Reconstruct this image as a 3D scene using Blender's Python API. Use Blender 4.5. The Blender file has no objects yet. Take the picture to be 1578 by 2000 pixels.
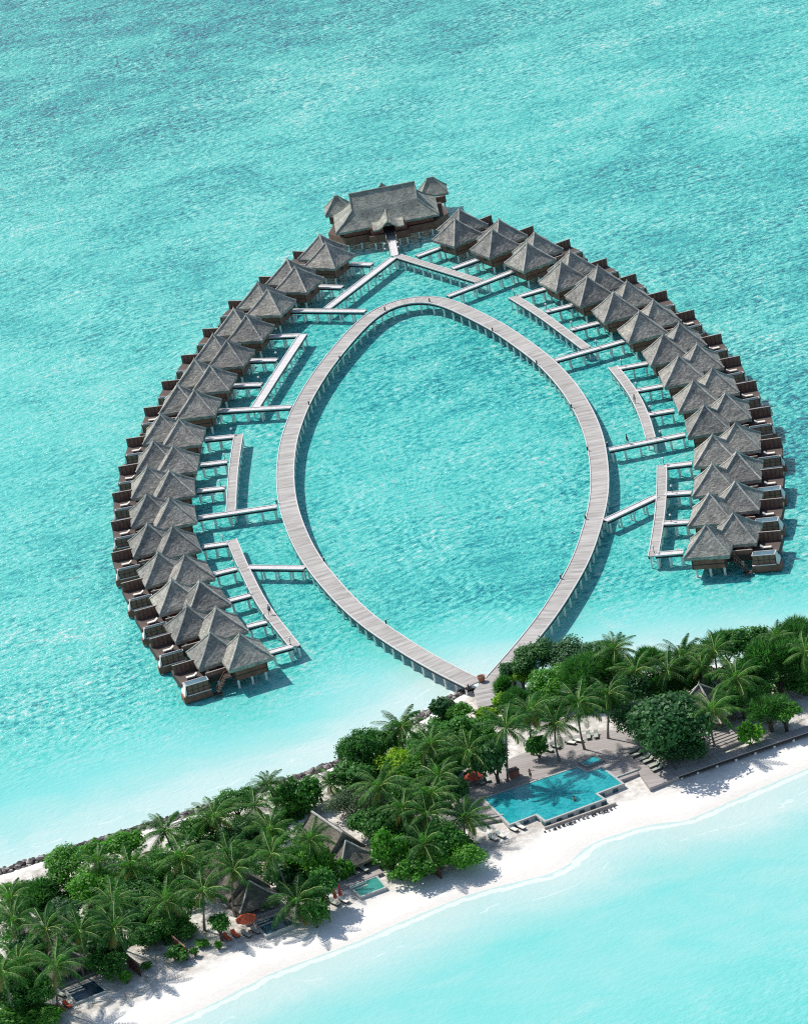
import bpy, bmesh, math, random
import numpy as np
from mathutils import Vector, Matrix
random.seed(7)
rng = np.random.default_rng(11)
R = math.radians
scene = bpy.context.scene
COL = scene.collection

# ------------------------------------------------------------------ camera geometry (long lens, from the air)
FPX, PITCH, ROLL = 8250.0, R(22.5), R(11.0)
HC = 278.6
Y0 = HC / math.tan(PITCH)
CP, SP, CR, SR = math.cos(PITCH), math.sin(PITCH), math.cos(ROLL), math.sin(ROLL)

def at(px, py, z=0.0):
    """survey point: photograph pixel -> world point on the level z"""
    x, y = px - 789.0, 1000.0 - py
    xu, yu = x * CR + y * SR, -x * SR + y * CR
    rx, ry, rz = xu, FPX * CP + yu * SP, -FPX * SP + yu * CP
    t = (HC - z) / -rz
    return Vector((rx * t, ry * t - Y0, z))

def pxm(py, px=789):
    """pixels per metre near that pixel"""
    p = at(px, py)
    return FPX / (Vector((0, -Y0, HC)) - p).length

cam = bpy.data.cameras.new('camera')
cam_ob = bpy.data.objects.new('camera', cam)
COL.objects.link(cam_ob)
rv, uv_, fv = Vector((1, 0, 0)), Vector((0, SP, CP)), Vector((0, CP, -SP))
xa, ya = rv * CR - uv_ * SR, rv * SR + uv_ * CR
M = Matrix((xa, ya, -fv)).transposed().to_4x4()
M.translation = Vector((0, -Y0, HC))
cam_ob.matrix_world = M
cam.sensor_fit = 'VERTICAL'
cam.sensor_height = 24
cam.lens = 24 * FPX / 2000
cam.clip_start, cam.clip_end = 1, 20000
scene.camera = cam_ob

# ------------------------------------------------------------------ light
SUN_EL, SUN_AZ = R(50), R(42)      # sun stands behind and to the left
sdir = Vector((-math.sin(SUN_AZ) * math.cos(SUN_EL), math.cos(SUN_AZ) * math.cos(SUN_EL), math.sin(SUN_EL)))
sun = bpy.data.lights.new('sun', 'SUN')
sun.energy, sun.angle, sun.color = 3.55, R(0.5), (1.0, 0.96, 0.90)
so = bpy.data.objects.new('sun', sun)
COL.objects.link(so)
so.rotation_euler = sdir.to_track_quat('Z', 'Y').to_euler()
so.location = sdir * 400
w = bpy.data.worlds.new('World')
scene.world = w
w.use_nodes = True
nt = w.node_tree
bg = nt.nodes['Background']
sky = nt.nodes.new('ShaderNodeTexSky')
sky.sky_type = 'NISHITA'
sky.sun_disc = False
sky.sun_elevation = SUN_EL
sky.sun_rotation = -SUN_AZ
nt.links.new(sky.outputs[0], bg.inputs[0])
bg.inputs[1].default_value = 0.105
scene.view_settings.view_transform = 'Standard'
scene.view_settings.look = 'None'
scene.view_settings.exposure = 0.42
scene.view_settings.gamma = 1
scene.view_settings.use_curve_mapping = False
scene.cycles.max_bounces = 6
scene.cycles.use_denoising = False
scene.cycles.filter_width = 1.15
scene.cycles.caustics_reflective = False
scene.cycles.caustics_refractive = False

# ------------------------------------------------------------------ materials
class NT:
    def __init__(s, name):
        s.m = bpy.data.materials.new(name)
        s.m.use_nodes = True
        s.t = s.m.node_tree
        s.b = s.t.nodes['Principled BSDF']
        s.out = s.t.nodes['Material Output']
    def n(s, typ, **kw):
        nd = s.t.nodes.new(typ)
        for k, v in kw.items():
            if k.startswith('i_'):
                key = k[2:]
                key = int(key) if key.isdigit() else key.replace('_', ' ')
                nd.inputs[key].default_value = v
            else:
                setattr(nd, k, v)
        return nd
    def l(s, a, b):
        s.t.links.new(a, b)
    def ramp(s, fac, stops, interp='LINEAR'):
        r = s.n('ShaderNodeValToRGB')
        r.color_ramp.interpolation = interp
        e = r.color_ramp.elements
        while len(e) < len(stops): e.new(0.5)
        for el, (p, c) in zip(e, stops):
            el.position = p
            el.color = (*c, 1) if len(c) == 3 else c
        s.l(fac, r.inputs[0])
        return r.outputs[0]
    def noise(s, vec, scale, detail=3, rough=0.55, dist=0.0):
        nd = s.n('ShaderNodeTexNoise')
        nd.inputs['Scale'].default_value = scale
        nd.inputs['Detail'].default_value = detail
        nd.inputs['Roughness'].default_value = rough
        nd.inputs['Distortion'].default_value = dist
        if vec is not None: s.l(vec, nd.inputs['Vector'])
        return nd.outputs['Fac']
    def mapping(s, vec, scale=(1, 1, 1), rot=(0, 0, 0)):
        nd = s.n('ShaderNodeMapping')
        nd.inputs['Scale'].default_value = scale
        nd.inputs['Rotation'].default_value = rot
        s.l(vec, nd.inputs['Vector'])
        return nd.outputs[0]
    def mix(s, fac, a, b, mode='MIX'):
        nd = s.n('ShaderNodeMix', data_type='RGBA', blend_type=mode)
        for val, idx in ((fac, 0), (a, 6), (b, 7)):
            if isinstance(val, (int, float)): nd.inputs[idx].default_value = val
            elif isinstance(val, tuple): nd.inputs[idx].default_value = (*val, 1)
            else: s.l(val, nd.inputs[idx])
        return nd.outputs[2]
    def math(s, op, a, b=0.0, clamp=False):
        nd = s.n('ShaderNodeMath', operation=op, use_clamp=clamp)
        for val, idx in ((a, 0), (b, 1)):
            if isinstance(val, (int, float)): nd.inputs[idx].default_value = val
            else: s.l(val, nd.inputs[idx])
        return nd.outputs[0]
    def bump(s, h, strength, dist, normal=None):
        nd = s.n('ShaderNodeBump')
        nd.inputs['Strength'].default_value = strength
        nd.inputs['Distance'].default_value = dist
        s.l(h, nd.inputs['Height'])
        if normal is not None: s.l(normal, nd.inputs['Normal'])
        return nd.outputs[0]
    def base(s, c):
        if isinstance(c, tuple): s.b.inputs['Base Color'].default_value = (*c, 1)
        else: s.l(c, s.b.inputs['Base Color'])
    def rough(s, v): s.b.inputs['Roughness'].default_value = v
    def spec(s, v): s.b.inputs['Specular IOR Level'].default_value = v
    def normal(s, nrm): s.l(nrm, s.b.inputs['Normal'])
    def geo(s): return s.n('ShaderNodeNewGeometry').outputs['Position']
    def obj(s): return s.n('ShaderNodeTexCoord').outputs['Object']
    def rand(s): return s.n('ShaderNodeObjectInfo').outputs['Random']

def plain(name, c, rough=0.7, var=0.12, scale=2.0, spec=0.3):
    t = NT(name)
    nz = t.noise(t.geo(), scale, 4)
    lo = tuple(max(0, v * (1 - var)) for v in c); hi = tuple(min(1, v * (1 + var)) for v in c)
    t.base(t.ramp(nz, [(0.3, lo), (0.7, hi)]))
    t.rough(rough); t.spec(spec)
    return t.m

def m_water():
    t = NT('lagoon_water')
    P = t.geo()
    dep = t.n('ShaderNodeAttribute', attribute_name='depth').outputs['Fac']
    shore = t.n('ShaderNodeAttribute', attribute_name='shore').outputs['Fac']
    big = t.noise(P, 0.021, 5, 0.62, 0.9)
    mid = t.noise(t.mapping(P, (0.10, 0.16, 1), (0, 0, 0.25)), 1.0, 4, 0.62, 0.8)
    CW = t.mapping(P, (1, 1, 1), (0, 0, -0.33))          # wave crests run a little aslant
    fine = t.noise(t.mapping(CW, (0.80, 1.05, 1)), 1.0, 4, 0.66, 0.3)
    streak = t.noise(t.mapping(CW, (0.16, 0.62, 1)), 1.0, 3, 0.6, 0.3)
    far = t.math('MULTIPLY', t.math('SUBTRACT', dep, 0.17), 3.0, True)
    patch = t.ramp(t.noise(P, 0.05, 3, 0.6, 0.5), [(0.35, (0.45,) * 3), (0.62, (1, 1, 1))])
    mot = t.math('ADD', t.math('MULTIPLY', t.math('SUBTRACT', fine, 0.5), 3.0), t.math('MULTIPLY', t.math('SUBTRACT', streak, 0.5), 1.1))
    mot = t.math('MULTIPLY', t.math('MULTIPLY', mot, far), patch)
    d = t.math('ADD', dep, t.math('MULTIPLY', t.math('SUBTRACT', big, 0.5), 0.85))
    d = t.math('ADD', d, t.math('MULTIPLY', t.math('SUBTRACT', mid, 0.5), 0.55))
    sb = t.noise(t.mapping(P, (0.030, 0.048, 1), (0, 0, 0.3)), 1.0, 5, 0.66, 1.2)
    pale = t.ramp(sb, [(0.30, (0.75,) * 3), (0.46, (0.5,) * 3), (0.56, (0.5,) * 3), (0.70, (0.18,) * 3)])
    d = t.math('ADD', d, t.math('MULTIPLY', t.math('SUBTRACT', pale, 0.5), 0.62))
    d = t.math('ADD', t.math('ADD', dep, t.math('MULTIPLY', t.math('SUBTRACT', d, dep), t.math('ADD', 0.25, t.math('MULTIPLY', far, 0.75)))), mot, True)
    # keep the very edge pale
    edge = t.math('MULTIPLY', shore, 1 / 18.0, True)
    d = t.math('MULTIPLY', d, t.math('ADD', 0.15, t.math('MULTIPLY', edge, 0.85)))
    c = t.ramp(d, [(0.0, (0.50, 0.63, 0.59)), (0.07, (0.325, 0.585, 0.545)), (0.19, (0.195, 0.565, 0.52)),
                   (0.40, (0.088, 0.525, 0.462)), (0.60, (0.024, 0.36, 0.345)), (0.85, (0.012, 0.19, 0.245)), (1.0, (0.010, 0.09, 0.15))])
    # reef and seagrass specks
    sp = t.noise(t.mapping(P, (0.20, 0.42, 1), (0, 0, 0.2)), 1.0, 3, 0.6, 0.3)
    spk = t.math('MULTIPLY', t.math('GREATER_THAN', sp, 0.685), t.math('MULTIPLY', far, 0.75))
    c = t.mix(spk, c, (0.02, 0.13, 0.16))
    # foam and swash at the sand edge
    fn = t.noise(P, 0.35, 4, 0.6)
    band = t.math('LESS_THAN', t.math('ABSOLUTE', t.math('SUBTRACT', shore, t.math('ADD', 0.1, t.math('MULTIPLY', fn, 2.2)))), 0.55)
    band2 = t.math('MULTIPLY', t.math('LESS_THAN', t.math('ABSOLUTE', t.math('SUBTRACT', shore, t.math('ADD', 1.5, t.math('MULTIPLY', t.noise(P, 0.12, 3), 9)))), 0.16),
                   t.math('GREATER_THAN', t.noise(P, 0.22, 2), 0.52))
    foam = t.math('MAXIMUM', band, t.math('MULTIPLY', band2, 0.6))
    c = t.mix(t.math('MULTIPLY', foam, t.math('MULTIPLY', t.noise(P, 0.5, 4, 0.7), 1.05, True)), c, (0.80, 0.82, 0.80))
    t.base(c)
    t.rough(0.18)
    t.b.inputs['IOR'].default_value = 1.33
    r1 = t.noise(t.mapping(CW, (0.72, 1.05, 1)), 1.0, 3, 0.6, 0.25)
    r2 = t.noise(t.mapping(CW, (1.5, 2.2, 1)), 1.0, 2, 0.5, 0.2)
    h = t.math('ADD', t.math('MULTIPLY', r1, 0.8), t.math('MULTIPLY', r2, 0.30))
    amp = t.math('ADD', 0.14, t.math('MULTIPLY', far, 0.86))
    h = t.math('MULTIPLY', h, amp)
    t.spec(0.25)
    t.normal(t.bump(h, 1.0, 0.85))
    return t.m

def m_sand():
    t = NT('coral_sand')
    P = t.geo()
    n1 = t.noise(P, 0.12, 5, 0.6); n2 = t.noise(P, 3.0, 3, 0.7)
    c = t.ramp(n1, [(0.3, (0.79, 0.76, 0.705)), (0.7, (0.865, 0.84, 0.785))])
    lit = t.n('ShaderNodeAttribute', attribute_name='litter').outputs['Fac']
    ln = t.noise(P, 0.7, 5, 0.7)
    f = t.math('MULTIPLY', lit, t.math('MULTIPLY', t.math('SUBTRACT', ln, 0.32), 2.6, True))
    c = t.mix(f, c, (0.30, 0.26, 0.21))
    c = t.mix(t.math('MULTIPLY', n2, 0.12), c, (0.5, 0.46, 0.4))
    wet = t.n('ShaderNodeAttribute', attribute_name='wet').outputs['Fac']
    c = t.mix(t.math('MULTIPLY', wet, 0.35), c, (0.60, 0.56, 0.49))
    tr = t.ramp(t.noise(t.mapping(P, (0.9, 2.2, 1), (0, 0, 0.5)), 1.0, 4, 0.7), [(0.40, (0.965, 0.963, 0.96)), (0.60, (1.02, 1.02, 1.02))])
    c = t.mix(1.0, c, tr, 'MULTIPLY')
    t.base(c); t.rough(0.95); t.spec(0.1)
    t.normal(t.bump(t.math('ADD', t.noise(P, 0.9, 5, 0.65), t.math('MULTIPLY', n2, 0.25)), 0.4, 0.13))
    return t.m

def m_thatch(name='grey_thatch', a=(0.075, 0.073, 0.066), b=(0.56, 0.545, 0.50)):
    t = NT(name)
    O = t.obj()
    rnd = t.rand()
    off = t.n('ShaderNodeVectorMath', operation='ADD')
    comb = t.n('ShaderNodeCombineXYZ')
    t.l(t.math('MULTIPLY', rnd, 60.0), comb.inputs[0]); t.l(t.math('MULTIPLY', rnd, 37.0), comb.inputs[1])
    t.l(O, off.inputs[0]); t.l(comb.outputs[0], off.inputs[1])
    V = off.outputs[0]
    n1 = t.noise(t.mapping(V, (1.3, 1.3, 5.0)), 1.0, 4, 0.75)
    n2 = t.noise(V, 0.35, 3, 0.6)
    n3 = t.noise(t.mapping(V, (3.2, 3.2, 6)), 1.0, 3, 0.7)
    f = t.math('ADD', t.math('MULTIPLY', n1, 0.55), t.math('MULTIPLY', n3, 0.45))
    c = t.ramp(f, [(0.28, a), (0.5, tuple((x + y) / 2 for x, y in zip(a, b))), (0.70, b)])
    pt = t.ramp(t.noise(V, 0.55, 4, 0.65), [(0.38, (0.70, 0.70, 0.71)), (0.62, (1.18, 1.16, 1.12))])
    c = t.mix(1.0, c, pt, 'MULTIPLY')
    c = t.mix(t.math('MULTIPLY', n2, 0.2), c, (0.16, 0.165, 0.155))
    c = t.mix(1.0, c, t.ramp(rnd, [(0, (0.78, 0.78, 0.78)), (0.5, (1.0, 0.99, 0.97)), (1, (1.22, 1.19, 1.13))]), 'MULTIPLY')
    t.base(c); t.rough(0.95); t.spec(0.08)
    t.normal(t.bump(f, 0.9, 0.22))
    return t.m

def m_planks(name, a, b, pitch=0.16):
    """weathered boards laid across the run of a deck (UV in metres: u across, v along)"""
    t = NT(name)
    uvn = t.n('ShaderNodeUVMap').outputs[0]
    n1 = t.noise(t.mapping(uvn, (0.12, 1.1, 1)), 1.0, 3, 0.7)
    n2 = t.noise(t.mapping(uvn, (0.5, 6.0, 1)), 1.0, 2, 0.6)
    n3 = t.noise(t.geo(), 0.08, 3)
    f = t.math('ADD', t.math('MULTIPLY', n1, 0.6), t.math('MULTIPLY', n2, 0.25))
    f = t.math('ADD', f, t.math('MULTIPLY', n3, 0.15))
    c = t.ramp(f, [(0.38, a), (0.62, b)])
    wv = t.n('ShaderNodeTexWave', bands_direction='Y')
    wv.inputs['Scale'].default_value = 0.314 / pitch / 2
    t.l(uvn, wv.inputs['Vector'])
    gap = t.math('LESS_THAN', wv.outputs['Fac'], 0.06)
    c = t.mix(t.math('MULTIPLY', gap, 0.4), c, (0.12, 0.11, 0.10))
    t.base(c); t.rough(0.8); t.spec(0.2)
    return t.m

def m_leaf(name, cols, trans=0.25):
    t = NT(name)
    isl = t.n('ShaderNodeNewGeometry').outputs['Random Per Island']
    c = t.ramp(isl, [(i / max(1, len(cols) - 1), cc) for i, cc in enumerate(cols)])
    rnd = t.rand()
    c = t.mix(1.0, c, t.ramp(rnd, [(0, (0.78, 0.82, 0.85)), (0.5, (1, 1, 1)), (1, (1.25, 1.15, 0.95))]), 'MULTIPLY')
    t.base(c); t.rough(0.5); t.spec(0.22)
    tr = t.n('ShaderNodeBsdfTranslucent')
    t.l(t.mix(1.0, c, (1.1, 1.55, 0.65), 'MULTIPLY'), tr.inputs[0])
    mx = t.n('ShaderNodeMixShader')
    mx.inputs[0].default_value = trans
    t.l(t.b.outputs[0], mx.inputs[1]); t.l(tr.outputs[0], mx.inputs[2])
    t.l(mx.outputs[0], t.out.inputs[0])
    return t.m

def m_rock():
    t = NT('reef_rock')
    isl = t.n('ShaderNodeNewGeometry').outputs['Random Per Island']
    c = t.ramp(isl, [(0.0, (0.035, 0.032, 0.032)), (0.55, (0.13, 0.115, 0.11)), (0.82, (0.30, 0.27, 0.25)), (1.0, (0.52, 0.49, 0.45))])
    t.base(c); t.rough(0.95); t.spec(0.1)
    return t.m

def m_pool(name, a, b):
    t = NT(name)
    P = t.geo()
    n = t.noise(P, 0.9, 3, 0.6, 1.5)
    c = t.ramp(n, [(0.35, a), (0.7, b)])
    t.base(c); t.rough(0.08)
    t.b.inputs['IOR'].default_value = 1.33
    t.normal(t.bump(t.noise(P, 2.0, 3, 0.6, 0.5), 0.35, 0.15))
    return t.m

MAT = dict(
    water=m_water(), sand=m_sand(), thatch=m_thatch(),
    ridge=m_thatch('thatch_ridge', (0.40, 0.39, 0.36), (0.72, 0.70, 0.65)),
    thatch_big=m_thatch('green_grey_thatch', (0.12, 0.125, 0.108), (0.50, 0.515, 0.46)),
    deck=m_planks('weathered_boards', (0.27, 0.25, 0.23), (0.55, 0.52, 0.485)),
    deck_light=m_planks('sunlit_boards', (0.54, 0.52, 0.505), (0.74, 0.71, 0.69)),  # paler copy of the boards: sunlight on the gangways put into the colour
    terrace=m_planks('terrace_boards', (0.30, 0.27, 0.255), (0.43, 0.39, 0.37), 0.3),
    kerb=plain('pale_kerb', (0.62, 0.605, 0.58), 0.7, 0.1, 1.5),
    beam=plain('dark_beam', (0.035, 0.035, 0.035), 0.8),
    pile=plain('white_pile', (0.95, 0.86, 0.82), 0.7, 0.15, 3),
    brown=plain('brown_timber', (0.26, 0.105, 0.072), 0.7, 0.28, 1.2),
    dark=plain('dark_timber', (0.062, 0.044, 0.036), 0.75, 0.25, 1.5),
    panel=plain('slatted_panel', (0.26, 0.125, 0.088), 0.75, 0.3, 2.2),
    villa_deck=m_planks('dark_deck_boards', (0.075, 0.055, 0.046), (0.13, 0.098, 0.083)),
    screen=plain('screen_boards', (0.19, 0.102, 0.076), 0.75, 0.3, 2.2),
    rim_pale=plain('pale_rim', (0.58, 0.53, 0.50), 0.6, 0.08, 2),
    thatch_old=m_thatch('old_brown_thatch', (0.045, 0.042, 0.037), (0.27, 0.25, 0.215)),
    cap=plain('light_timber_cap', (0.42, 0.37, 0.32), 0.7, 0.15, 2),
    white=plain('white_stone', (0.85, 0.75, 0.70), 0.6, 0.06, 2),
    rim=plain('pool_rim_stone', (0.42, 0.43, 0.41), 0.6, 0.15, 2),
    plunge=m_pool('plunge_water', (0.08, 0.15, 0.18), (0.13, 0.22, 0.26)),
    pool=m_pool('pool_water', (0.008, 0.25, 0.285), (0.045, 0.43, 0.44)),
    greenpool=m_pool('green_pool_water', (0.03, 0.22, 0.18), (0.06, 0.32, 0.26)),
    tealpool=m_pool('dark_pool_water', (0.02, 0.07, 0.09), (0.03, 0.11, 0.13)),
    navypool=m_pool('navy_pool_water', (0.01, 0.035, 0.06), (0.015, 0.05, 0.08)),
    cream=plain('cream_canvas', (0.72, 0.66, 0.57), 0.8, 0.06),
    greenpad=plain('sage_cushion', (0.40, 0.43, 0.36), 0.85, 0.1),
    palepad=plain('pale_cushion', (0.70, 0.71, 0.62), 0.85, 0.05),
    orange=plain('orange_canvas', (0.62, 0.115, 0.05), 0.8, 0.12),
    red=plain('red_canvas', (0.42, 0.07, 0.045), 0.8, 0.15),
    rock=m_rock(),
    trunk=plain('grey_bark', (0.20, 0.175, 0.15), 0.9, 0.3, 2.5),
    bark=plain('brown_bark', (0.12, 0.095, 0.075), 0.9, 0.3, 2.5),
    skin=plain('skin', (0.36, 0.20, 0.14), 0.6, 0.05),
    hair=plain('dark_hair', (0.02, 0.016, 0.014), 0.5, 0.1),
    cloth_teal=plain('teal_cloth', (0.22, 0.38, 0.40), 0.85, 0.08),
    cloth_dark=plain('dark_cloth', (0.03, 0.032, 0.04), 0.85, 0.1),
    cloth_grey=plain('grey_pink_cloth', (0.42, 0.36, 0.35), 0.85, 0.08),
    black=plain('black_metal', (0.02, 0.02, 0.022), 0.5),
    terracotta=plain('terracotta', (0.42, 0.17, 0.11), 0.8, 0.15, 4),
    globe=plain('white_globe', (0.8, 0.8, 0.78), 0.4, 0.02),
    soil=plain('potting_soil', (0.05, 0.04, 0.03), 0.95, 0.2),
    palm=m_leaf('palm_frond', [(0.022, 0.092, 0.022), (0.050, 0.165, 0.034), (0.120, 0.275, 0.056)], 0.38),
    palm_old=m_leaf('yellowed_frond', [(0.24, 0.22, 0.06), (0.32, 0.27, 0.09)], 0.25),
    rachis=plain('frond_stalk', (0.36, 0.45, 0.14), 0.5, 0.15),
    leaf_dark=m_leaf('dark_leaf', [(0.016, 0.075, 0.022), (0.034, 0.125, 0.036), (0.090, 0.220, 0.070)], 0.25),
    leaf_mid=m_leaf('mid_leaf', [(0.022, 0.110, 0.020), (0.052, 0.195, 0.034), (0.125, 0.315, 0.068)], 0.38),
    leaf_bright=m_leaf('bright_leaf', [(0.045, 0.175, 0.018), (0.085, 0.275, 0.030), (0.165, 0.39, 0.060)], 0.42),
    leaf_lime=m_leaf('lime_leaf', [(0.13, 0.27, 0.012), (0.20, 0.37, 0.02), (0.29, 0.46, 0.04)], 0.4),
    leaf_grey=m_leaf('grey_green_leaf', [(0.055, 0.100, 0.045), (0.09, 0.145, 0.07), (0.14, 0.195, 0.105)], 0.3),
    needle=m_leaf('feathery_needle', [(0.030, 0.115, 0.030), (0.058, 0.180, 0.044), (0.105, 0.260, 0.066)], 0.4),
)

# ------------------------------------------------------------------ object helpers
def link(o, parent=None):
    COL.objects.link(o)
    if parent is not None: o.parent = parent
    return o

def tag(o, label=None, cat=None, group=None, kind=None):
    if label: o['label'] = label
    if cat: o['category'] = cat
    if group: o['group'] = group
    if kind: o['kind'] = kind
    return o

def thing(name, label, cat, loc=(0, 0, 0), rz=0.0, group=None):
    o = bpy.data.objects.new(name, None)
    o.empty_display_size = 0.3
    o.location = loc
    o.rotation_euler = (0, 0, rz)
    link(o)
    return tag(o, label, cat, group)

def copy_tree(o, parent=None):
    c = o.copy()
    link(c, parent)
    for ch in list(o.children): copy_tree(ch, c)
    return c

class MB:
    def __init__(s):
        s.v, s.f, s.uv = [], [], []
    def face(s, pts, uvs=None):
        i = len(s.v)
        s.v += [tuple(p) for p in pts]
        s.f.append(tuple(range(i, i + len(pts))))
        s.uv.append(uvs)
    def box(s, a, b):
        (x0, y0, z0), (x1, y1, z1) = a, b
        p = [(x0, y0, z0), (x1, y0, z0), (x1, y1, z0), (x0, y1, z0), (x0, y0, z1), (x1, y0, z1), (x1, y1, z1), (x0, y1, z1)]
        i = len(s.v); s.v += p
        for f in ((3, 2, 1, 0), (4, 5, 6, 7), (0, 1, 5, 4), (1, 2, 6, 5), (2, 3, 7, 6), (3, 0, 4, 7)):
            s.f.append(tuple(i + k for k in f))
            s.uv.append([(p[k][0], p[k][1]) for k in f])
    def prism(s, poly, z0, z1, closed_bottom=True):
        n = len(poly); i = len(s.v)
        s.v += [(p[0], p[1], z0) for p in poly] + [(p[0], p[1], z1) for p in poly]
        s.f.append(tuple(i + n + k for k in range(n))); s.uv.append([(p[0], p[1]) for p in poly])
        if closed_bottom:
            s.f.append(tuple(i + k for k in reversed(range(n)))); s.uv.append(None)
        for k in range(n):
            j = (k + 1) % n
            s.f.append((i + k, i + j, i + n + j, i + n + k)); s.uv.append(None)
    def tube(s, pts, radii, n=8, cap=True):
        rings = []
        for k, p in enumerate(pts):
            p = Vector(p)
            d = (Vector(pts[min(k + 1, len(pts) - 1)]) - Vector(pts[max(k - 1, 0)])).normalized()
            a = d.cross(Vector((0, 0, 1)))
            if a.length < 1e-3: a = Vector((1, 0, 0))
            a.normalize(); b = d.cross(a)
            r = radii[k] if isinstance(radii, (list, tuple)) else radii
            i = len(s.v)
            s.v += [tuple(p + (a * math.cos(t) + b * math.sin(t)) * r) for t in [2 * math.pi * q / n for q in range(n)]]
            rings.append(i)
        for r0, r1 in zip(rings[:-1], rings[1:]):
            for q in range(n):
                s.f.append((r0 + q, r0 + (q + 1) % n, r1 + (q + 1) % n, r1 + q)); s.uv.append(None)
        if cap:
            s.f.append(tuple(rings[0] + q for q in reversed(range(n)))); s.uv.append(None)
            s.f.append(tuple(rings[-1] + q for q in range(n))); s.uv.append(None)
    def lathe(s, prof, n=16, c=(0, 0, 0)):
        i = len(s.v)
        for r, z in prof:
            s.v += [(c[0] + r * math.cos(2 * math.pi * q / n), c[1] + r * math.sin(2 * math.pi * q / n), c[2] + z) for q in range(n)]
        for k in range(len(prof) - 1):
            for q in range(n):
                s.f.append((i + k * n + q, i + k * n + (q + 1) % n, i + (k + 1) * n + (q + 1) % n, i + (k + 1) * n + q)); s.uv.append(None)
        s.f.append(tuple(i + q for q in reversed(range(n)))); s.uv.append(None)
        j = i + (len(prof) - 1) * n
        s.f.append(tuple(j + q for q in range(n))); s.uv.append(None)
    def mirror_v(s):
        s.v = [(x, -y, z) for x, y, z in s.v]
        s.f = [tuple(reversed(f)) for f in s.f]
        s.uv = [list(reversed(u)) if u else None for u in s.uv]
        return s
    def mesh(s, name, mat, smooth=False, recalc=True):
        me = bpy.data.meshes.new(name)
        me.from_pydata(s.v, [], s.f)
        if any(u for u in s.uv):
            lay = me.uv_layers.new(name='UVMap')
            for poly, u in zip(me.polygons, s.uv):
                if u:
                    for li, q in zip(poly.loop_indices, u): lay.data[li].uv = q
        if recalc:
            bm = bmesh.new(); bm.from_mesh(me)
            bmesh.ops.recalc_face_normals(bm, faces=bm.faces)
            bm.to_mesh(me); bm.free()
        me.materials.append(mat)
        if smooth:
            for p in me.polygons: p.use_smooth = True
        return me
    def build(s, name, mat, parent=None, smooth=False, recalc=True):
        return link(bpy.data.objects.new(name, s.mesh(name, mat, smooth, recalc)), parent)

def new(name, me, parent=None, loc=(0, 0, 0)):
    o = link(bpy.data.objects.new(name, me), parent)
    o.location = loc
    return o

def noisy(bm_v, amp):
    return [(x + random.uniform(-amp, amp), y + random.uniform(-amp, amp), z + random.uniform(-amp, amp)) for x, y, z in bm_v]

ORD = ['first', 'second', 'third', 'fourth', 'fifth', 'sixth', 'seventh', 'eighth', 'ninth', 'tenth', 'eleventh', 'twelfth', 'thirteenth', 'fourteenth', 'fifteenth', 'sixteenth']

# ------------------------------------------------------------------ shoreline
lag_px = [(-520, 1890), (-250, 1795), (0, 1708), (190, 1648), (400, 1583), (650, 1497), (780, 1430), (870, 1372), (922, 1345), (1000, 1350), (1100, 1338), (1300, 1312), (1578, 1283), (1900, 1240), (2150, 1205)]
bea_px = [(2150, 1330), (1900, 1390), (1720, 1440), (1578, 1499), (1487, 1537), (1390, 1580), (1334, 1602), (1260, 1612), (1145, 1652), (1089, 1700), (930, 1742), (800, 1793), (704, 1835), (615, 1869), (532, 1900), (400, 1967), (319, 2004), (150, 2090), (-100, 2210), (-520, 2400)]
def smooth_line(pts, sub=6):
    P = [np.array(p[:2], float) for p in pts]
    out = []
    for i in range(len(P) - 1):
        p0, p1, p2, p3 = P[max(i - 1, 0)], P[i], P[i + 1], P[min(i + 2, len(P) - 1)]
        for k in range(sub):
            t = k / sub
            out.append(0.5 * ((2 * p1) + (-p0 + p2) * t + (2 * p0 - 5 * p1 + 4 * p2 - p3) * t * t + (-p0 + 3 * p1 - 3 * p2 + p3) * t ** 3))
    out.append(P[-1])
    return np.array(out)
LAG = smooth_line([at(*p)[:] for p in lag_px], 4)
BEA = smooth_line([at(*p)[:] for p in bea_px], 4)
LAND = np.vstack([LAG, BEA])

def dist_line(P, L):
    best = np.full(len(P), 1e18)
    for a, b in zip(L[:-1], L[1:]):
        v = b - a; vv = max((v * v).sum(), 1e-9)
        u = np.clip(((P - a) @ v) / vv, 0, 1)
        d = ((P - a - u[:, None] * v) ** 2).sum(1)
        best = np.minimum(best, d)
    return np.sqrt(best)

def inside(P, poly):
    x, y = P[:, 0], P[:, 1]
    c = np.zeros(len(P), bool)
    n = len(poly)
    for i in range(n):
        x0, y0 = poly[i]; x1, y1 = poly[(i + 1) % n]
        k = (y0 > y) != (y1 > y)
        with np.errstate(divide='ignore', invalid='ignore'):
            xi = (x1 - x0) * (y - y0) / (y1 - y0 + 1e-12) + x0
        c ^= k & (x < xi)
    return c

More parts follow.
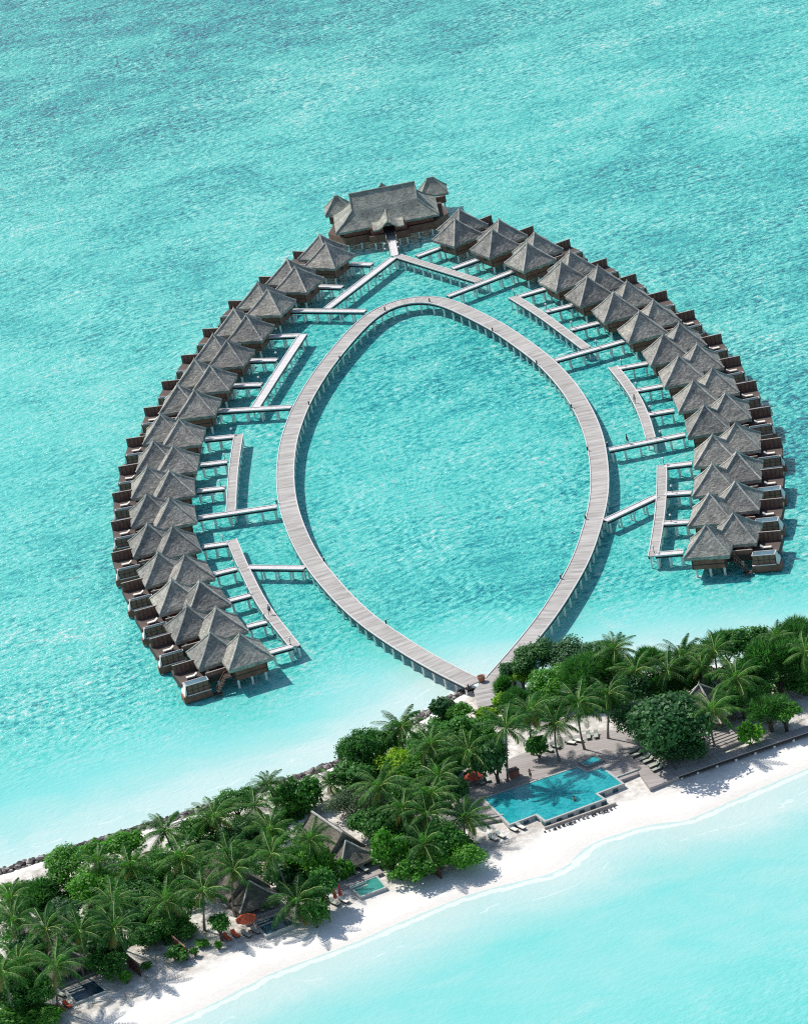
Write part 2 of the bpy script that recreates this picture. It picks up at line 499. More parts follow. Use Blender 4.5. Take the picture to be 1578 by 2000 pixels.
def grid_mesh(name, xs, ys, zf, mat, attrs=None, keep=None):
    X, Y = np.meshgrid(xs, ys)
    P = np.stack([X.ravel(), Y.ravel()], 1)
    z = zf(P)
    nx, ny = len(xs), len(ys)
    idx = np.arange(nx * ny).reshape(ny, nx)
    F = np.stack([idx[:-1, :-1], idx[:-1, 1:], idx[1:, 1:], idx[1:, :-1]], -1).reshape(-1, 4)
    if keep is not None:
        kp = keep(P)
        F = F[kp[F].all(1)]
    me = bpy.data.meshes.new(name)
    me.from_pydata(np.column_stack([P, z]).tolist(), [], F.tolist())
    for k, fn in (attrs or {}).items():
        a = me.attributes.new(k, 'FLOAT', 'POINT')
        a.data.foreach_set('value', fn(P).astype(np.float32))
    me.materials.append(mat)
    for p in me.polygons: p.use_smooth = True
    if keep is not None:
        bm = bmesh.new(); bm.from_mesh(me)
        bmesh.ops.delete(bm, geom=[v for v in bm.verts if not v.link_faces], context='VERTS')
        bm.to_mesh(me); bm.free()
    return link(bpy.data.objects.new(name, me))

# ------------------------------------------------------------------ water
def sstep(a, b, x):
    t = np.clip((x - a) / (b - a), 0, 1)
    return t * t * (3 - 2 * t)
def f_shore(P):
    d = np.minimum(dist_line(P, LAG), dist_line(P, BEA))
    return np.where(inside(P, LAND), -d, d)
def f_depth(P):
    ins = inside(P, LAND)
    dl, db = dist_line(P, LAG), dist_line(P, BEA)
    lag = 0.05 + 0.39 * sstep(4, 40 + 16 * sstep(0, -70, P[:, 0]), dl)
    # slightly paler sand flats, then deeper towards the open sea
    x, y = P[:, 0], P[:, 1]
    lag += 0.24 * sstep(200, 390, y - 0.30 * x) + 0.15 * sstep(380, 700, y)
    lag -= 0.10 * np.exp(-(((x + 95) / 45) ** 2 + ((y - 60) / 70) ** 2))
    lag += 0.13 * np.exp(-(((x - 84) / 30) ** 2 + ((y - 30) / 90) ** 2))  # darker water by the right arc: seagrass, and shade put into depth
    bea = 0.04 + 0.12 * sstep(1, 20, db) + 0.10 * sstep(22, 80, db)
    lag += 0.07 * np.exp(-(((x - 25) / 28) ** 2 + ((y - 72) / 30) ** 2)) - 0.05 * np.exp(-(((x + 8) / 22) ** 2 + ((y - 25) / 35) ** 2))
    d = np.where(dl < db, lag, bea)
    return np.where(ins, 0, d)
xs = np.concatenate([[-6000, -3000, -1500, -800, -500, -380, -300], np.arange(-250, 251, 2.5), [300, 380, 500, 800, 1500, 3000, 6000]])
ys = np.concatenate([[-3000, -1500, -800, -500, -350], np.arange(-260, 421, 2.5), [470, 550, 700, 1000, 1600, 2600, 4500, 8000]])
wo = grid_mesh('lagoon_water', xs, ys, lambda P: np.zeros(len(P)), MAT['water'], {'depth': f_depth, 'shore': f_shore})
tag(wo, 'turquoise lagoon and sea water with fine ripples', 'water', kind='structure')
# sea floor a little below the surface, so that the world is closed underneath
fl = MB(); fl.face([(-6000, -3000, -3), (6000, -3000, -3), (6000, 8000, -3), (-6000, 8000, -3)])
tag(fl.build('sea_floor', MAT['sand']), 'pale sandy sea floor under the lagoon', 'sea floor', kind='structure')

# ------------------------------------------------------------------ sand island
def f_land(P):
    s = f_shore(P)
    dl, db = dist_line(P, LAG), dist_line(P, BEA)
    h = 1.08 * (1 - np.exp(-db / 9.0)) * (1 - np.exp(-dl / 2.5))
    h += 0.10 * np.sin(P[:, 0] * 0.31 + P[:, 1] * 0.17) * sstep(3, 12, np.minimum(dl, db)) * 0.6
    return np.where(s <= 0, h + 0.02, -0.10 * s)
bb0, bb1 = LAND.min(0) - 12, LAND.max(0) + 12
so_ = grid_mesh('beach_sand', np.arange(bb0[0], bb1[0], 1.3), np.arange(bb0[1], bb1[1], 1.3), f_land, MAT['sand'],
                {'wet': lambda P: 1 - sstep(0.6, 4.0 + 1.6 * np.sin(P[:, 0] * 0.11), dist_line(P, BEA)), 'litter': lambda P: sstep(5.5, 10.5, dist_line(P, BEA)) * sstep(2.0, 4.0, dist_line(P, LAG)) * inside(P, LAND)},
                keep=lambda P: f_shore(P) < 8)
tag(so_, 'white coral sand of the narrow island and its beach', 'beach', kind='structure')
def ground(x, y):
    return float(f_land(np.array([[x, y]]))[0])
def on_ground(px, py):
    z = 1.0
    for _ in range(4):
        p = at(px, py, z); z = ground(p.x, p.y)
    return Vector((p.x, p.y, max(z, 0)))

# breakwater of loose rocks along the lagoon side
def rock_strip(pxs, n, spread, name, label):
    L = smooth_line([at(*p, 0.3)[:] for p in pxs], 8)
    seg = np.linalg.norm(np.diff(L, axis=0), axis=1); cum = np.concatenate([[0], np.cumsum(seg)])
    b = MB()
    base = bmesh.new(); bmesh.ops.create_icosphere(base, subdivisions=1, radius=1)
    bv = [v.co.copy() for v in base.verts]; bf = [tuple(v.index for v in f.verts) for f in base.faces]; base.free()
    for _ in range(n):
        s = random.uniform(0, cum[-1]); k = min(np.searchsorted(cum, s) - 1, len(seg) - 1); k = max(k, 0)
        t = (s - cum[k]) / seg[k]; p = L[k] + (L[k + 1] - L[k]) * t
        d = (L[k + 1] - L[k]) / seg[k]; nrm = np.array([-d[1], d[0]])
        o = random.gauss(0, spread); p = p + nrm * o
        r = random.uniform(0.22, 0.55); z = 0.55 * math.exp(-(o / spread) ** 2 * 0.5) + random.uniform(-0.1, 0.15)
        sx, sy, sz = random.uniform(.7, 1.3), random.uniform(.7, 1.3), random.uniform(.5, .9); a = random.uniform(0, 6.28)
        i = len(b.v)
        for v in bv:
            q = Vector((v.x * sx, v.y * sy, v.z * sz)) * r * random.uniform(0.82, 1.18)
            b.v.append((p[0] + q.x * math.cos(a) - q.y * math.sin(a), p[1] + q.x * math.sin(a) + q.y * math.cos(a), z + q.z))
        for f in bf: b.f.append(tuple(i + q for q in f)); b.uv.append(None)
    o = b.build(name, MAT['rock'])
    return tag(o, label, 'rocks', kind='stuff')
rock_strip([(-200, 1778), (0, 1706), (190, 1646), (400, 1581), (650, 1495), (780, 1430), (870, 1372), (922, 1345)], 1500, 0.75, 'breakwater_rocks', 'low breakwater of loose dark rocks along the lagoon shore')
rock_strip([(926, 1350), (930, 1365), (936, 1385)], 40, 0.4, 'edging_rocks', 'loose rocks along the edge of the boardwalk landing')

# ------------------------------------------------------------------ boardwalks
DZ = 2.35
def resample(L, step):
    seg = np.linalg.norm(np.diff(L, axis=0), axis=1); cum = np.concatenate([[0], np.cumsum(seg)])
    n = max(2, int(round(cum[-1] / step)) + 1)
    s = np.linspace(0, cum[-1], n)
    return np.stack([np.interp(s, cum, L[:, 0]), np.interp(s, cum, L[:, 1])], 1), s
def normals(L):
    d = np.gradient(L, axis=0); d /= np.linalg.norm(d, axis=1)[:, None]
    return np.stack([-d[:, 1], d[:, 0]], 1)

pile_me = {}
def pile_mesh(r, top):
    k = (round(r, 2), round(top, 2))
    if k not in pile_me:
        b = MB(); b.lathe([(r, -2.2), (r, top - 0.22), (r * 1.25, top - 0.2), (r * 1.25, top)], 9)
        pile_me[k] = b.mesh('stilt', MAT['pile'])
    return pile_me[k]

def boardwalk(name, label, left, right, s, z=DZ, mat='deck', stilt_step=3.1, kerbs=True, group=None, cat='walkway', max_stilts=100, skip=0, th=0.14):
    """left/right: Nx2 edge points; s: length along"""
    c = (left + right) / 2
    o0 = c[0]
    root = thing(name, label, cat, (o0[0], o0[1], 0), 0, group)
    Lr, Rr = left - o0, right - o0
    wd = np.linalg.norm(left - right, axis=1)
    b = MB()
    n = len(s)
    for k in range(n - 1):
        a0, a1, b0, b1 = Lr[k], Lr[k + 1], Rr[k], Rr[k + 1]
        b.face([(*a0, z), (*b0, z), (*b1, z), (*a1, z)], [(0, s[k]), (wd[k], s[k]), (wd[k + 1], s[k + 1]), (0, s[k + 1])])
        b.face([(*a0, z - th), (*a1, z - th), (*b1, z - th), (*b0, z - th)])
        b.face([(*a0, z), (*a1, z), (*a1, z - th), (*a0, z - th)])
        b.face([(*b1, z), (*b0, z), (*b0, z - th), (*b1, z - th)])
    for k in (0, n - 1):
        b.face([(*Lr[k], z), (*Rr[k], z), (*Rr[k], z - th), (*Lr[k], z - th)])
    b.build('deck', MAT[mat], root, recalc=False)
    nr = normals(c)
    if kerbs:
        for E, sg in ((Lr, 1), (Rr, -1)):
            kb = MB()
            for k in range(n - 1):
                q = []
                for j in (k, k + 1):
                    e = E[j]; i_ = e - nr[j] * sg * 0.13; e = e + nr[j] * sg * 0.02
                    q.append((e, i_))
                (e0, i0), (e1, i1) = q
                zt = z + 0.11
                kb.face([(*e0, zt), (*e1, zt), (*i1, zt), (*i0, zt)])
                kb.face([(*e0, zt), (*e0, z - 0.05), (*e1, z - 0.05), (*e1, zt)])
                kb.face([(*i0, zt), (*i1, zt), (*i1, z + 0.002), (*i0, z + 0.002)])
            kb.build('kerb', MAT['kerb'], root, recalc=False)
    # girders under the deck, then piles
    for E, sg in ((Lr, 1), (Rr, -1)):
        g = MB()
        for k in range(n - 1):
            q0 = E[k] - nr[k] * sg * 0.04; q1 = E[k + 1] - nr[k + 1] * sg * 0.04
            r0 = E[k] - nr[k] * sg * 0.22; r1 = E[k + 1] - nr[k + 1] * sg * 0.22
            zt, zb = z - th - 0.003, z - th - 0.34
            g.face([(*q0, zt), (*q1, zt), (*q1, zb), (*q0, zb)])
            g.face([(*r0, zt), (*r0, zb), (*r1, zb), (*r1, zt)])
            g.face([(*q0, zb), (*q1, zb), (*r1, zb), (*r0, zb)])
        g.build('girder', MAT['beam'], root, recalc=False)
    m = max(1, int(round((s[-1] - s[0]) / stilt_step)))
    pts = []
    for j in range(m + 1):
        if j < skip: continue
        sv = s[0] + (s[-1] - s[0]) * (j + (0.15 if j == 0 else -0.15 if j == m else 0)) / m
        for E, sg in ((Lr, 1), (Rr, -1)):
            x = np.interp(sv, s, E[:, 0]); y = np.interp(sv, s, E[:, 1])
            nx = np.interp(sv, s, nr[:, 0]); ny = np.interp(sv, s, nr[:, 1])
            pts.append((x - nx * sg * 0.3, y - ny * sg * 0.3, -ny * sg))
    pts.sort(key=lambda p: -p[2])        # the side facing the beach first
    me = pile_mesh(0.17, z - th - 0.36)
    for p in pts[:max_stilts]:
        new('stilt', me, root, (p[0], p[1], 0))
    if len(pts) > max_stilts:
        b = MB()
        for p in pts[max_stilts:]:
            b.lathe([(0.17, -2.2), (0.17, z - th - 0.36)], 7, (p[0], p[1], 0))
        tag(b.build('stilt', MAT['pile'], root), kind='stuff')
    return root

# the leaf-shaped loop: measured inner edge, deck 3.2 m wide outside it
loop_px = [(942, 1328), (890, 1303), (823, 1265), (753.4, 1219.4), (721.7, 1194), (695, 1170), (641.8, 1110), (618.7, 1076.5), (603.6, 1048), (587.7, 1008), (578, 970), (574.2, 928.4),
           (574.4, 913), (580, 862), (592, 823), (608, 784), (640, 730), (663, 699.3), (705.5, 648.7), (752.5, 605.3), (785.4, 592), (811, 587.3), (836, 588.7), (880, 604.6),
           (920.7, 625), (961.3, 646.2), (1030, 695), (1048.7, 710.7), (1068, 730), (1092.5, 758.4), (1111.7, 786.8), (1131, 824.3), (1141, 851.7), (1148, 882), (1152.6, 924.6),
           (1152.6, 958.9), (1147.4, 995.5), (1136.8, 1032.8), (1128, 1062), (1112.8, 1100), (1093.5, 1134.8), (1060, 1188.7), (1040.3, 1216), (994.2, 1272), (947, 1325)]
LP = smooth_line([at(*p, DZ)[:] for p in loop_px], 5)
inner, s_loop = resample(LP, 1.6)
# light smoothing of the survey
for _ in range(12):
    inner[1:-1] = 0.5 * inner[1:-1] + 0.25 * (inner[:-2] + inner[2:])
nl = normals(inner)                       # points left of travel
cen = inner.mean(0)
sgn = 1 if ((inner[60] - cen) @ nl[60]) > 0 else -1
outer = inner + nl * sgn * 3.2
left, right = (outer, inner) if sgn > 0 else (inner, outer)
boardwalk('loop_boardwalk', 'long leaf-shaped loop of grey boardwalk on white stilts enclosing a pool of lagoon', left, right, s_loop, DZ, 'deck', 3.3, group=None, cat='boardwalk')
# landing between the loop and the island
lp = [at(*p, DZ - 0.004) for p in [(925, 1349), (944, 1326), (968, 1310), (978, 1330), (962, 1376), (934, 1384)]]
b = MB(); b.prism([(p.x, p.y) for p in lp], DZ - 0.4, DZ - 0.006)
lb = b.build('boardwalk_landing', MAT['deck'])
tag(lb, 'short wide grey boardwalk landing joining the loop to the island trees', 'boardwalk')

def straight(name, label, pxs, width, z=DZ, mat='deck_light', **kw):
    P = [np.array(at(*p, z)[:2]) for p in pxs]
    L = smooth_line([(p[0], p[1], 0) for p in P], 6) if len(P) > 2 else np.array(P)
    L, s = resample(L, 1.5)
    nr = normals(L)
    return boardwalk(name, label, L + nr * width / 2, L - nr * width / 2, s, z, mat, **kw)

Z2 = DZ + 0.012
straight('collector_walkway', 'straight walkway slanting down left from the big pavilion bridge', [(768.6, 503), (639.3, 602)], 1.75, Z2, 'deck_light', group='collector walkways between villas')
straight('collector_walkway', 'straight grey walkway slanting down right from the big pavilion bridge', [(776, 499.5), (936, 549)], 1.75, Z2, 'deck', group='collector walkways between villas')
straight('collector_walkway', 'slanting walkway right of the loop top serving the fourth to sixth right-hand villas', [(1000, 579), (1060, 617), (1144.7, 680)], 1.75, Z2, 'deck', group='collector walkways between villas')
straight('collector_walkway', 'bent walkway right of the loop serving the eighth to tenth right-hand villas', [(1196, 716), (1217, 742), (1240, 775.6), (1258, 815), (1270.4, 856)], 1.75, Z2, 'deck', group='collector walkways between villas')
straight('collector_walkway', 'slightly curved walkway beside the last four right-hand villas', [(1292, 908), (1291, 965), (1286, 1018), (1275, 1086)], 1.75, Z2, 'deck', group='collector walkways between villas')
straight('collector_walkway', 'slanting walkway left of the loop serving the fourth to sixth left-hand villas', [(592, 652.5), (545, 724), (499, 796)], 1.75, Z2, 'deck_light', group='collector walkways between villas')
straight('collector_walkway', 'nearly upright walkway left of the loop serving the eighth to tenth left-hand villas', [(466.5, 848), (456.5, 917), (451, 1000)], 1.75, Z2, 'deck', group='collector walkways between villas')
straight('collector_walkway', 'long curved walkway beside the last five left-hand villas', [(452.9, 1054), (478, 1111.8), (516.7, 1185), (577, 1263)], 1.75, Z2, 'deck', group='collector walkways between villas')

GW = 'gangways to the water villas'
Z3 = DZ + 0.024
gang = [('L', 1, [(683, 515), (726, 516.3)]), ('L', 2, [(622, 559.4), (668, 560.6)]), ('L', 3, [(570, 606.3), (713, 607.6)]), ('L', 4, [(524, 657.5), (586, 654.8)]), ('L', 5, [(487, 704), (541, 702.7)]),
        ('L', 6, [(453, 752.8), (511, 750.9)]), ('L', 7, [(425, 802.8), (569, 794.6)]), ('L', 8, [(401, 857.9), (459, 851.8)]), ('L', 9, [(392, 908), (445, 901.2)]), ('L', 10, [(385.5, 959), (440, 952.6)]),
        ('L', 11, [(388, 1011.2), (541, 988.6)]), ('L', 12, [(395.6, 1068), (447, 1060.6)]), ('L', 13, [(418, 1121), (463, 1109.8)]), ('L', 14, [(447, 1173), (490, 1161.8)]), ('L', 15, [(483, 1223.6), (521, 1213.8)]), ('L', 16, [(527, 1274), (571, 1261.5)]),
        ('R', 1, [(859, 483.6), (815, 500)]), ('R', 2, [(933.5, 506.2), (884, 524)]), ('R', 3, [(1001.5, 529.4), (875, 578.2)]), ('R', 4, [(1064, 563.6), (1014, 578.5)]), ('R', 5, [(1118.5, 595.5), (1066, 608.5)]), ('R', 6, [(1169, 630), (1115, 643.6)]),
        ('R', 7, [(1217.5, 665.8), (1084.5, 703.2)]), ('R', 8, [(1264, 709), (1207, 719.5)]), ('R', 9, [(1293.5, 753), (1241, 762.8)]), ('R', 10, [(1316, 800.8), (1265.5, 809.2)]), ('R', 11, [(1337.5, 848), (1189, 878)]),
        ('R', 12, [(1351, 904.5), (1297, 910.8)]), ('R', 13, [(1349.5, 961.5), (1297, 964.8)]), ('R', 14, [(1344.5, 1019), (1292, 1022)]), ('R', 15, [(1334, 1078), (1280, 1082.6)])]
for sd, i, pxs in gang:
    arc = 'left' if sd == 'L' else 'right'
    lng = abs(pxs[0][0] - pxs[1][0]) > 100
    lab = ('long pale gangway from the loop' if lng else 'short pale gangway') + f' to the {ORD[i-1]} villa of the {arc} arc'
    straight('gangway', lab, pxs, 1.5, Z3, 'deck_light', stilt_step=2.9, group=GW)
straight('gangway', 'pale gangway from the loop to the curved walkway at lower left', [(484, 1107.8), (595, 1109)], 1.5, Z3, 'deck_light', stilt_step=2.9, group=GW)
straight('gangway', 'pale oblique gangway from the loop to the last right-hand walkway', [(1182, 1016.5), (1282, 968.8)], 1.5, Z3, 'deck_light', stilt_step=2.9, group=GW)

# ------------------------------------------------------------------ thatched roofs
def thatch_pyramid(half, eave, apex, n=12, lip=0.55, amp=0.03):
    """square pyramid with a thick ragged eave; hip ridges returned separately"""
    b = MB(); h = MB()
    prof = [(1 - k / n, (k / n)) for k in range(n + 1)]
    for a in range(4):
        ca, sa = math.cos(a * math.pi / 2), math.sin(a * math.pi / 2)
        rot = lambda x, y: (x * ca - y * sa, x * sa + y * ca)
        grid = []
        for k in range(n + 1):
            r = half * (1 - k / n)
            z = eave + (apex - eave) * (k / n) - 0.16 * math.sin(math.pi * k / n)
            row = []
            m = n
            for q in range(m + 1):
                y = r * (2 * q / m - 1)
                e = 0 if q in (0, m) or k == n else amp
                x_, y_ = rot(r + random.uniform(-e, e) * 0.6, y)
                row.append((x_, y_, z + random.uniform(-e, e) * 1.3))
            grid.append(row)
        for k in range(n):
            for q in range(n):
                b.face([grid[k][q], grid[k][q + 1], grid[k + 1][q + 1], grid[k + 1][q]])
        # fringe
        low = [(p[0] * 0.985, p[1] * 0.985, eave - lip + random.uniform(-0.14, 0.08)) for p in grid[0]]
        und = [(p[0] * 0.80, p[1] * 0.80, eave - lip + 0.25) for p in grid[0]]
        for q in range(n):
            b.face([low[q], low[q + 1], grid[0][q + 1], grid[0][q]])
            b.face([und[q], und[q + 1], low[q + 1], low[q]])
        x_, y_ = rot(half, half)
        pts = [(x_ * (1 - t), y_ * (1 - t), eave + (apex - eave) * t - 0.16 * math.sin(math.pi * t) + 0.05) for t in [k / 10 for k in range(11)]]
        pts[-1] = (0, 0, apex + 0.12)
        h.tube(pts, [0.15 + random.uniform(-0.025, 0.025) for _ in pts], 6)
    h.lathe([(0.22, 0), (0.16, 0.25), (0.05, 0.55)], 7, (0, 0, apex - 0.05))
    return b, h

# ------------------------------------------------------------------ water villas (local axes: x outwards to sea, y towards the beach)
EAVE, APEX, HALF = 4.15, 8.0, 3.75
FLOOR = 2.8
def villa_parts(mir, end, root):
    fx = (lambda b: b.mirror_v()) if mir < 0 else (lambda b: b)
    for (cx, cy) in ((0, 0), (3.9, -3.9)):
        rb, rh = thatch_pyramid(HALF, EAVE, APEX)
        ro = rb.build('roof', MAT['thatch'], root, recalc=True)
        ro.location = (cx, cy * mir, 0)
        rh.build('hip_ridge', MAT['ridge'], ro)
    for (cx, cy, z0) in ((0, 0, 1.55), (3.9, -3.9, 1.57)):
        b = MB(); b.box((cx - 2.75, cy - 2.75, z0), (cx + 2.75, cy + 2.75, 4.3)); wl = fx(b).build('wall', MAT['brown'], root)
        t = MB()
        for k in (-1, 0, 1):                      # corner posts and skirt board stand proud of the boarding
            t.box((cx - 2.8, cy + 2.755, z0 + 0.72 + k * 0.0), (cx + 2.8, cy + 2.80, z0 + 0.86)) if k == 0 else t.box((cx + k * 2.7 - 0.08, cy + 2.755, z0 + 0.05), (cx + k * 2.7 + 0.08, cy + 2.81, 4.2))
        fx(t).build('wall_trim', MAT['dark'], wl)
    b = MB(); b.box((-2.80, -0.55, 2.36), (-2.755, 0.55, 4.1)); fx(b).build('door', MAT['dark'], root)
    b = MB()
    b.box((1.0, -5.6, FLOOR - 0.2), (11.1, 0.75, FLOOR))
    fx(b).build('deck', MAT['villa_deck'], root)
    b = MB()
    b.box((1.0, -5.6, 1.6), (11.1, 0.75, FLOOR - 0.205))
    fx(b).build('deck_skirt', MAT['dark'], root)
    # privacy screen with battens and a pale cap
    b = MB(); b.box((2.2, -3.72, FLOOR + 0.002), (11.1, -3.60, FLOOR + 1.60))
    sc = fx(b).build('privacy_screen', MAT['screen'], root)
    b = MB()
    for k in range(11): b.box((3.0 + k * 0.75, -3.598, FLOOR + 0.05), (3.06 + k * 0.75, -3.555, FLOOR + 1.56))
    for k in range(11): b.box((3.0 + k * 0.75, -3.765, FLOOR + 0.05), (3.06 + k * 0.75, -3.722, FLOOR + 1.56))
    fx(b).build('batten', MAT['dark'], sc)
    b = MB(); b.box((2.15, -3.76, FLOOR + 1.602), (11.15, -3.56, FLOOR + 1.66)); fx(b).build('screen_cap', MAT['cap'], sc)
    # plunge pool box standing at the sea end
    pv0 = 0.75 if end else 0.78
    pv1 = 2.30 if end else 1.30
    lv = pv1 + 0.35
    b = MB(); b.box((6.9, pv0 + 0.003, 0.25), (11.55, lv, 1.35)); fx(b).build('pool_base', MAT['brown'], root)
    b = MB(); b.box((7.0, pv0 + 0.003, 1.353), (10.75, pv1, 2.98)); pb = fx(b).build('plunge_pool', MAT['panel'], root)
    b = MB()
    for k in range(5): b.box((7.0 + k * 0.92, pv1 + 0.002, 1.42), (7.07 + k * 0.92, pv1 + 0.05, 2.95))
    b.box((7.0, pv1 + 0.003, 2.10), (10.75, pv1 + 0.03, 2.16))
    fx(b).build('batten', MAT['dark'], pb)
    b = MB()
    x0, x1, y0, y1, rz0, rz1 = 6.95, 10.80, pv0 - 0.12, pv1 + 0.06, 2.983, 3.07
    b.box((x0, y0, rz0), (x1, y0 + 0.12, rz1)); b.box((x0, y1 - (0.1 if end else 0.03), rz0), (x1, y1, rz1 if end else rz0 + 0.02))
    b.box((x0, y0 + 0.121, rz0), (x0 + 0.12, y1 - 0.101, rz1)); b.box((x1 - 0.16, y0 + 0.121, rz0), (x1, y1 - 0.101, rz1))
    fx(b).build('pool_rim', MAT['rim_pale'], pb)
    b = MB(); b.box((7.07, y0 + 0.122, 2.983), (10.64, y1 - 0.102, 3.03)); fx(b).build('pool_water', MAT['plunge' if end else 'tealpool'], pb)
    # white overflow wall and ledge round the pool's sea end
    b = MB()
    ys0, ys1 = pv0 - 0.5, pv1
    T0, T1 = (10.83, ys0, 2.97), (10.83, ys1, 2.97)
    B0, B1 = (11.30, ys0 + 0.2, 1.60), (11.30, lv, 1.36)
    C0, C1 = (10.83, ys0, 1.36), (10.83, ys1, 1.36)
    b.face([T0, T1, B1, B0]); b.face([T0, B0, (11.30, ys0 + 0.2, 1.36), C0]); b.face([T1, C1, B1]); b.face([C0, (11.30, ys0 + 0.2, 1.36), B1, C1]); b.face([B0, B1, (11.30, ys0 + 0.2, 1.36)]); b.face([T0, C0, C1, T1])
    b.box((6.9, lv - 0.22, 1.353), (10.80, lv + 0.02, 1.44))
    fx(b).build('overflow_ledge', MAT['white'], root)
    # parapet between pool and bedroom
    b = MB(); b.box((2.8, 0.60, FLOOR + 0.002), (6.94, 0.72, FLOOR + 0.62)); pr = fx(b).build('parapet', MAT['panel'], root)
    b = MB(); b.box((2.8, 0.56, FLOOR + 0.622), (6.94, 0.76, FLOOR + 0.68)); fx(b).build('parapet_cap', MAT['cap'], pr)
    if end:
        st = MB()
        for k in range(6): st.box((4.1 + k * 0.32, 1.9 + k * 0.12, 2.5 - k * 0.33), (4.5 + k * 0.32, 2.9 + k * 0.12, 2.56 - k * 0.33))
        st.box((3.3, 0.8, 2.52), (4.3, 2.9, 2.60)); st.box((5.4, 2.4, 0.55), (6.8, 3.6, 0.63))
        sr = fx(st).build('stair', MAT['dark'], root)
        h = MB()
        for yy in (1.95, 2.85):
            h.tube([(3.4, yy, 3.4), (4.2, yy, 3.4), (6.0, yy + 0.6, 1.5)], 0.045, 6)
            for q in range(6):
                t = q / 5; h.tube([(4.2 + 1.8 * t, yy + 0.6 * t, 2.4 - 1.85 * t), (4.2 + 1.8 * t, yy + 0.6 * t, 3.4 - 1.9 * t)], 0.035, 5)
        for (a, c) in ((5.5, 2.5), (6.7, 2.5), (5.5, 3.5), (6.7, 3.5)): h.tube([(a, c, -1), (a, c, 0.55)], 0.08, 6)
        fx(h).build('handrail', MAT['panel'], sr)
    me = pile_mesh(0.2, 1.5)
    for (x, y) in ((-2.3, 2.3), (0, 2.3), (2.3, 2.3), (-2.3, -2.2), (0.2, -2.2), (5.0, 0.3), (2.0, -6.2), (4.2, -6.2), (6.2, -6.2), (10.6, -5.2), (8.2, -5.2), (6.4, -1.2), (10.4, -2.0)):
        new('stilt', me, root, (x, y * mir, 0))
    for (x, y) in ((7.3, 1.1), (11.1, 1.2)):
        new('stilt', pile_mesh(0.22, 0.24), root, (x, y * mir, 0))

def lounger_mesh(mat_pad, mat_fr, length=2.0, back=0.62, tilt=38):
    """returns (pad builder, frame builder); head end towards -x"""
    p, f = MB(), MB()
    wd = 0.68
    f.box((-0.3, -wd / 2, 0.22), (length - 0.62, wd / 2, 0.28))
    for x in (0.0, length - 0.85):
        for y in (-wd / 2 + 0.02, wd / 2 - 0.08): f.box((x, y, 0), (x + 0.06, y + 0.06, 0.219))
    p.box((0.0, -wd / 2 + 0.03, 0.283), (length - 0.64, wd / 2 - 0.03, 0.38))
    c, s_ = math.cos(R(tilt)), math.sin(R(tilt))
    q = [(0.02, 0.29), (-back * c, 0.29 + back * s_), (-back * c + 0.09 * s_, 0.29 + back * s_ + 0.09 * c), (0.06, 0.40)]
    for sy in (1,):
        a = [(x, -wd / 2 + 0.03, z) for x, z in q]; b_ = [(x, wd / 2 - 0.03, z) for x, z in q]
        p.face(a[::-1]); p.face(b_)
        for k in range(4): p.face([a[k], a[(k + 1) % 4], b_[(k + 1) % 4], b_[k]])
    f.box((-back * c * 0.7, -0.3, 0.1), (-back * c * 0.7 + 0.05, 0.3, 0.29 + back * s_ * 0.62))
    return p, f
def make_lounger(label, loc, rz, pad, group, frame='dark', cat='sun lounger', name='sun_lounger', scale=1.0, z=None):
    key = (pad, frame)
    if key not in make_lounger.cache:
        p, f = lounger_mesh(None, None)
        make_lounger.cache[key] = (p.mesh('cushion', MAT[pad]), f.mesh('frame', MAT[frame]))
    pm, fm = make_lounger.cache[key]
    root = thing(name, label, cat, loc, rz, group)
    new('frame', fm, root); new('cushion', pm, root)
    root.scale = (scale,) * 3
    return root
make_lounger.cache = {}

Lv = [(636, 474.5), (576.5, 521.4), (523, 566), (481.4, 616.5), (443.4, 666), (410.4, 714), (380.5, 762.8), (350.8, 819.8), (339.4, 871.8), (331.8, 920), (333, 973), (338, 1029), (361.7, 1084.3), (390.3, 1135.8), (422.3, 1187.7), (468.8, 1238.3)]
La = [144.0, 148.6, 152.9, 162.3, 162.0, 165.7, 168.7, 171.7, 172.6, 179.0, 180.7, 187.4, 192.1, 193.1, 193.8, 192.0]
Rv = [(887.9, 428), (961, 448.7), (1029, 474.5), (1095.5, 511.8), (1146, 541), (1197.5, 571.8), (1247.8, 609.2), (1294.4, 654.5), (1325, 695.7), (1353.7, 743.7), (1375, 791.8), (1391, 850), (1390.3, 906.5), (1385, 964), (1378.5, 1026)]
Ra = [31.0, 23.3, 25.4, 23.7, 17.5, 8.3, 9.9, 4.4, -1.4, 1.9, -4.6, -10.0, -11.7, -14.4, -15.2]
proto = {}
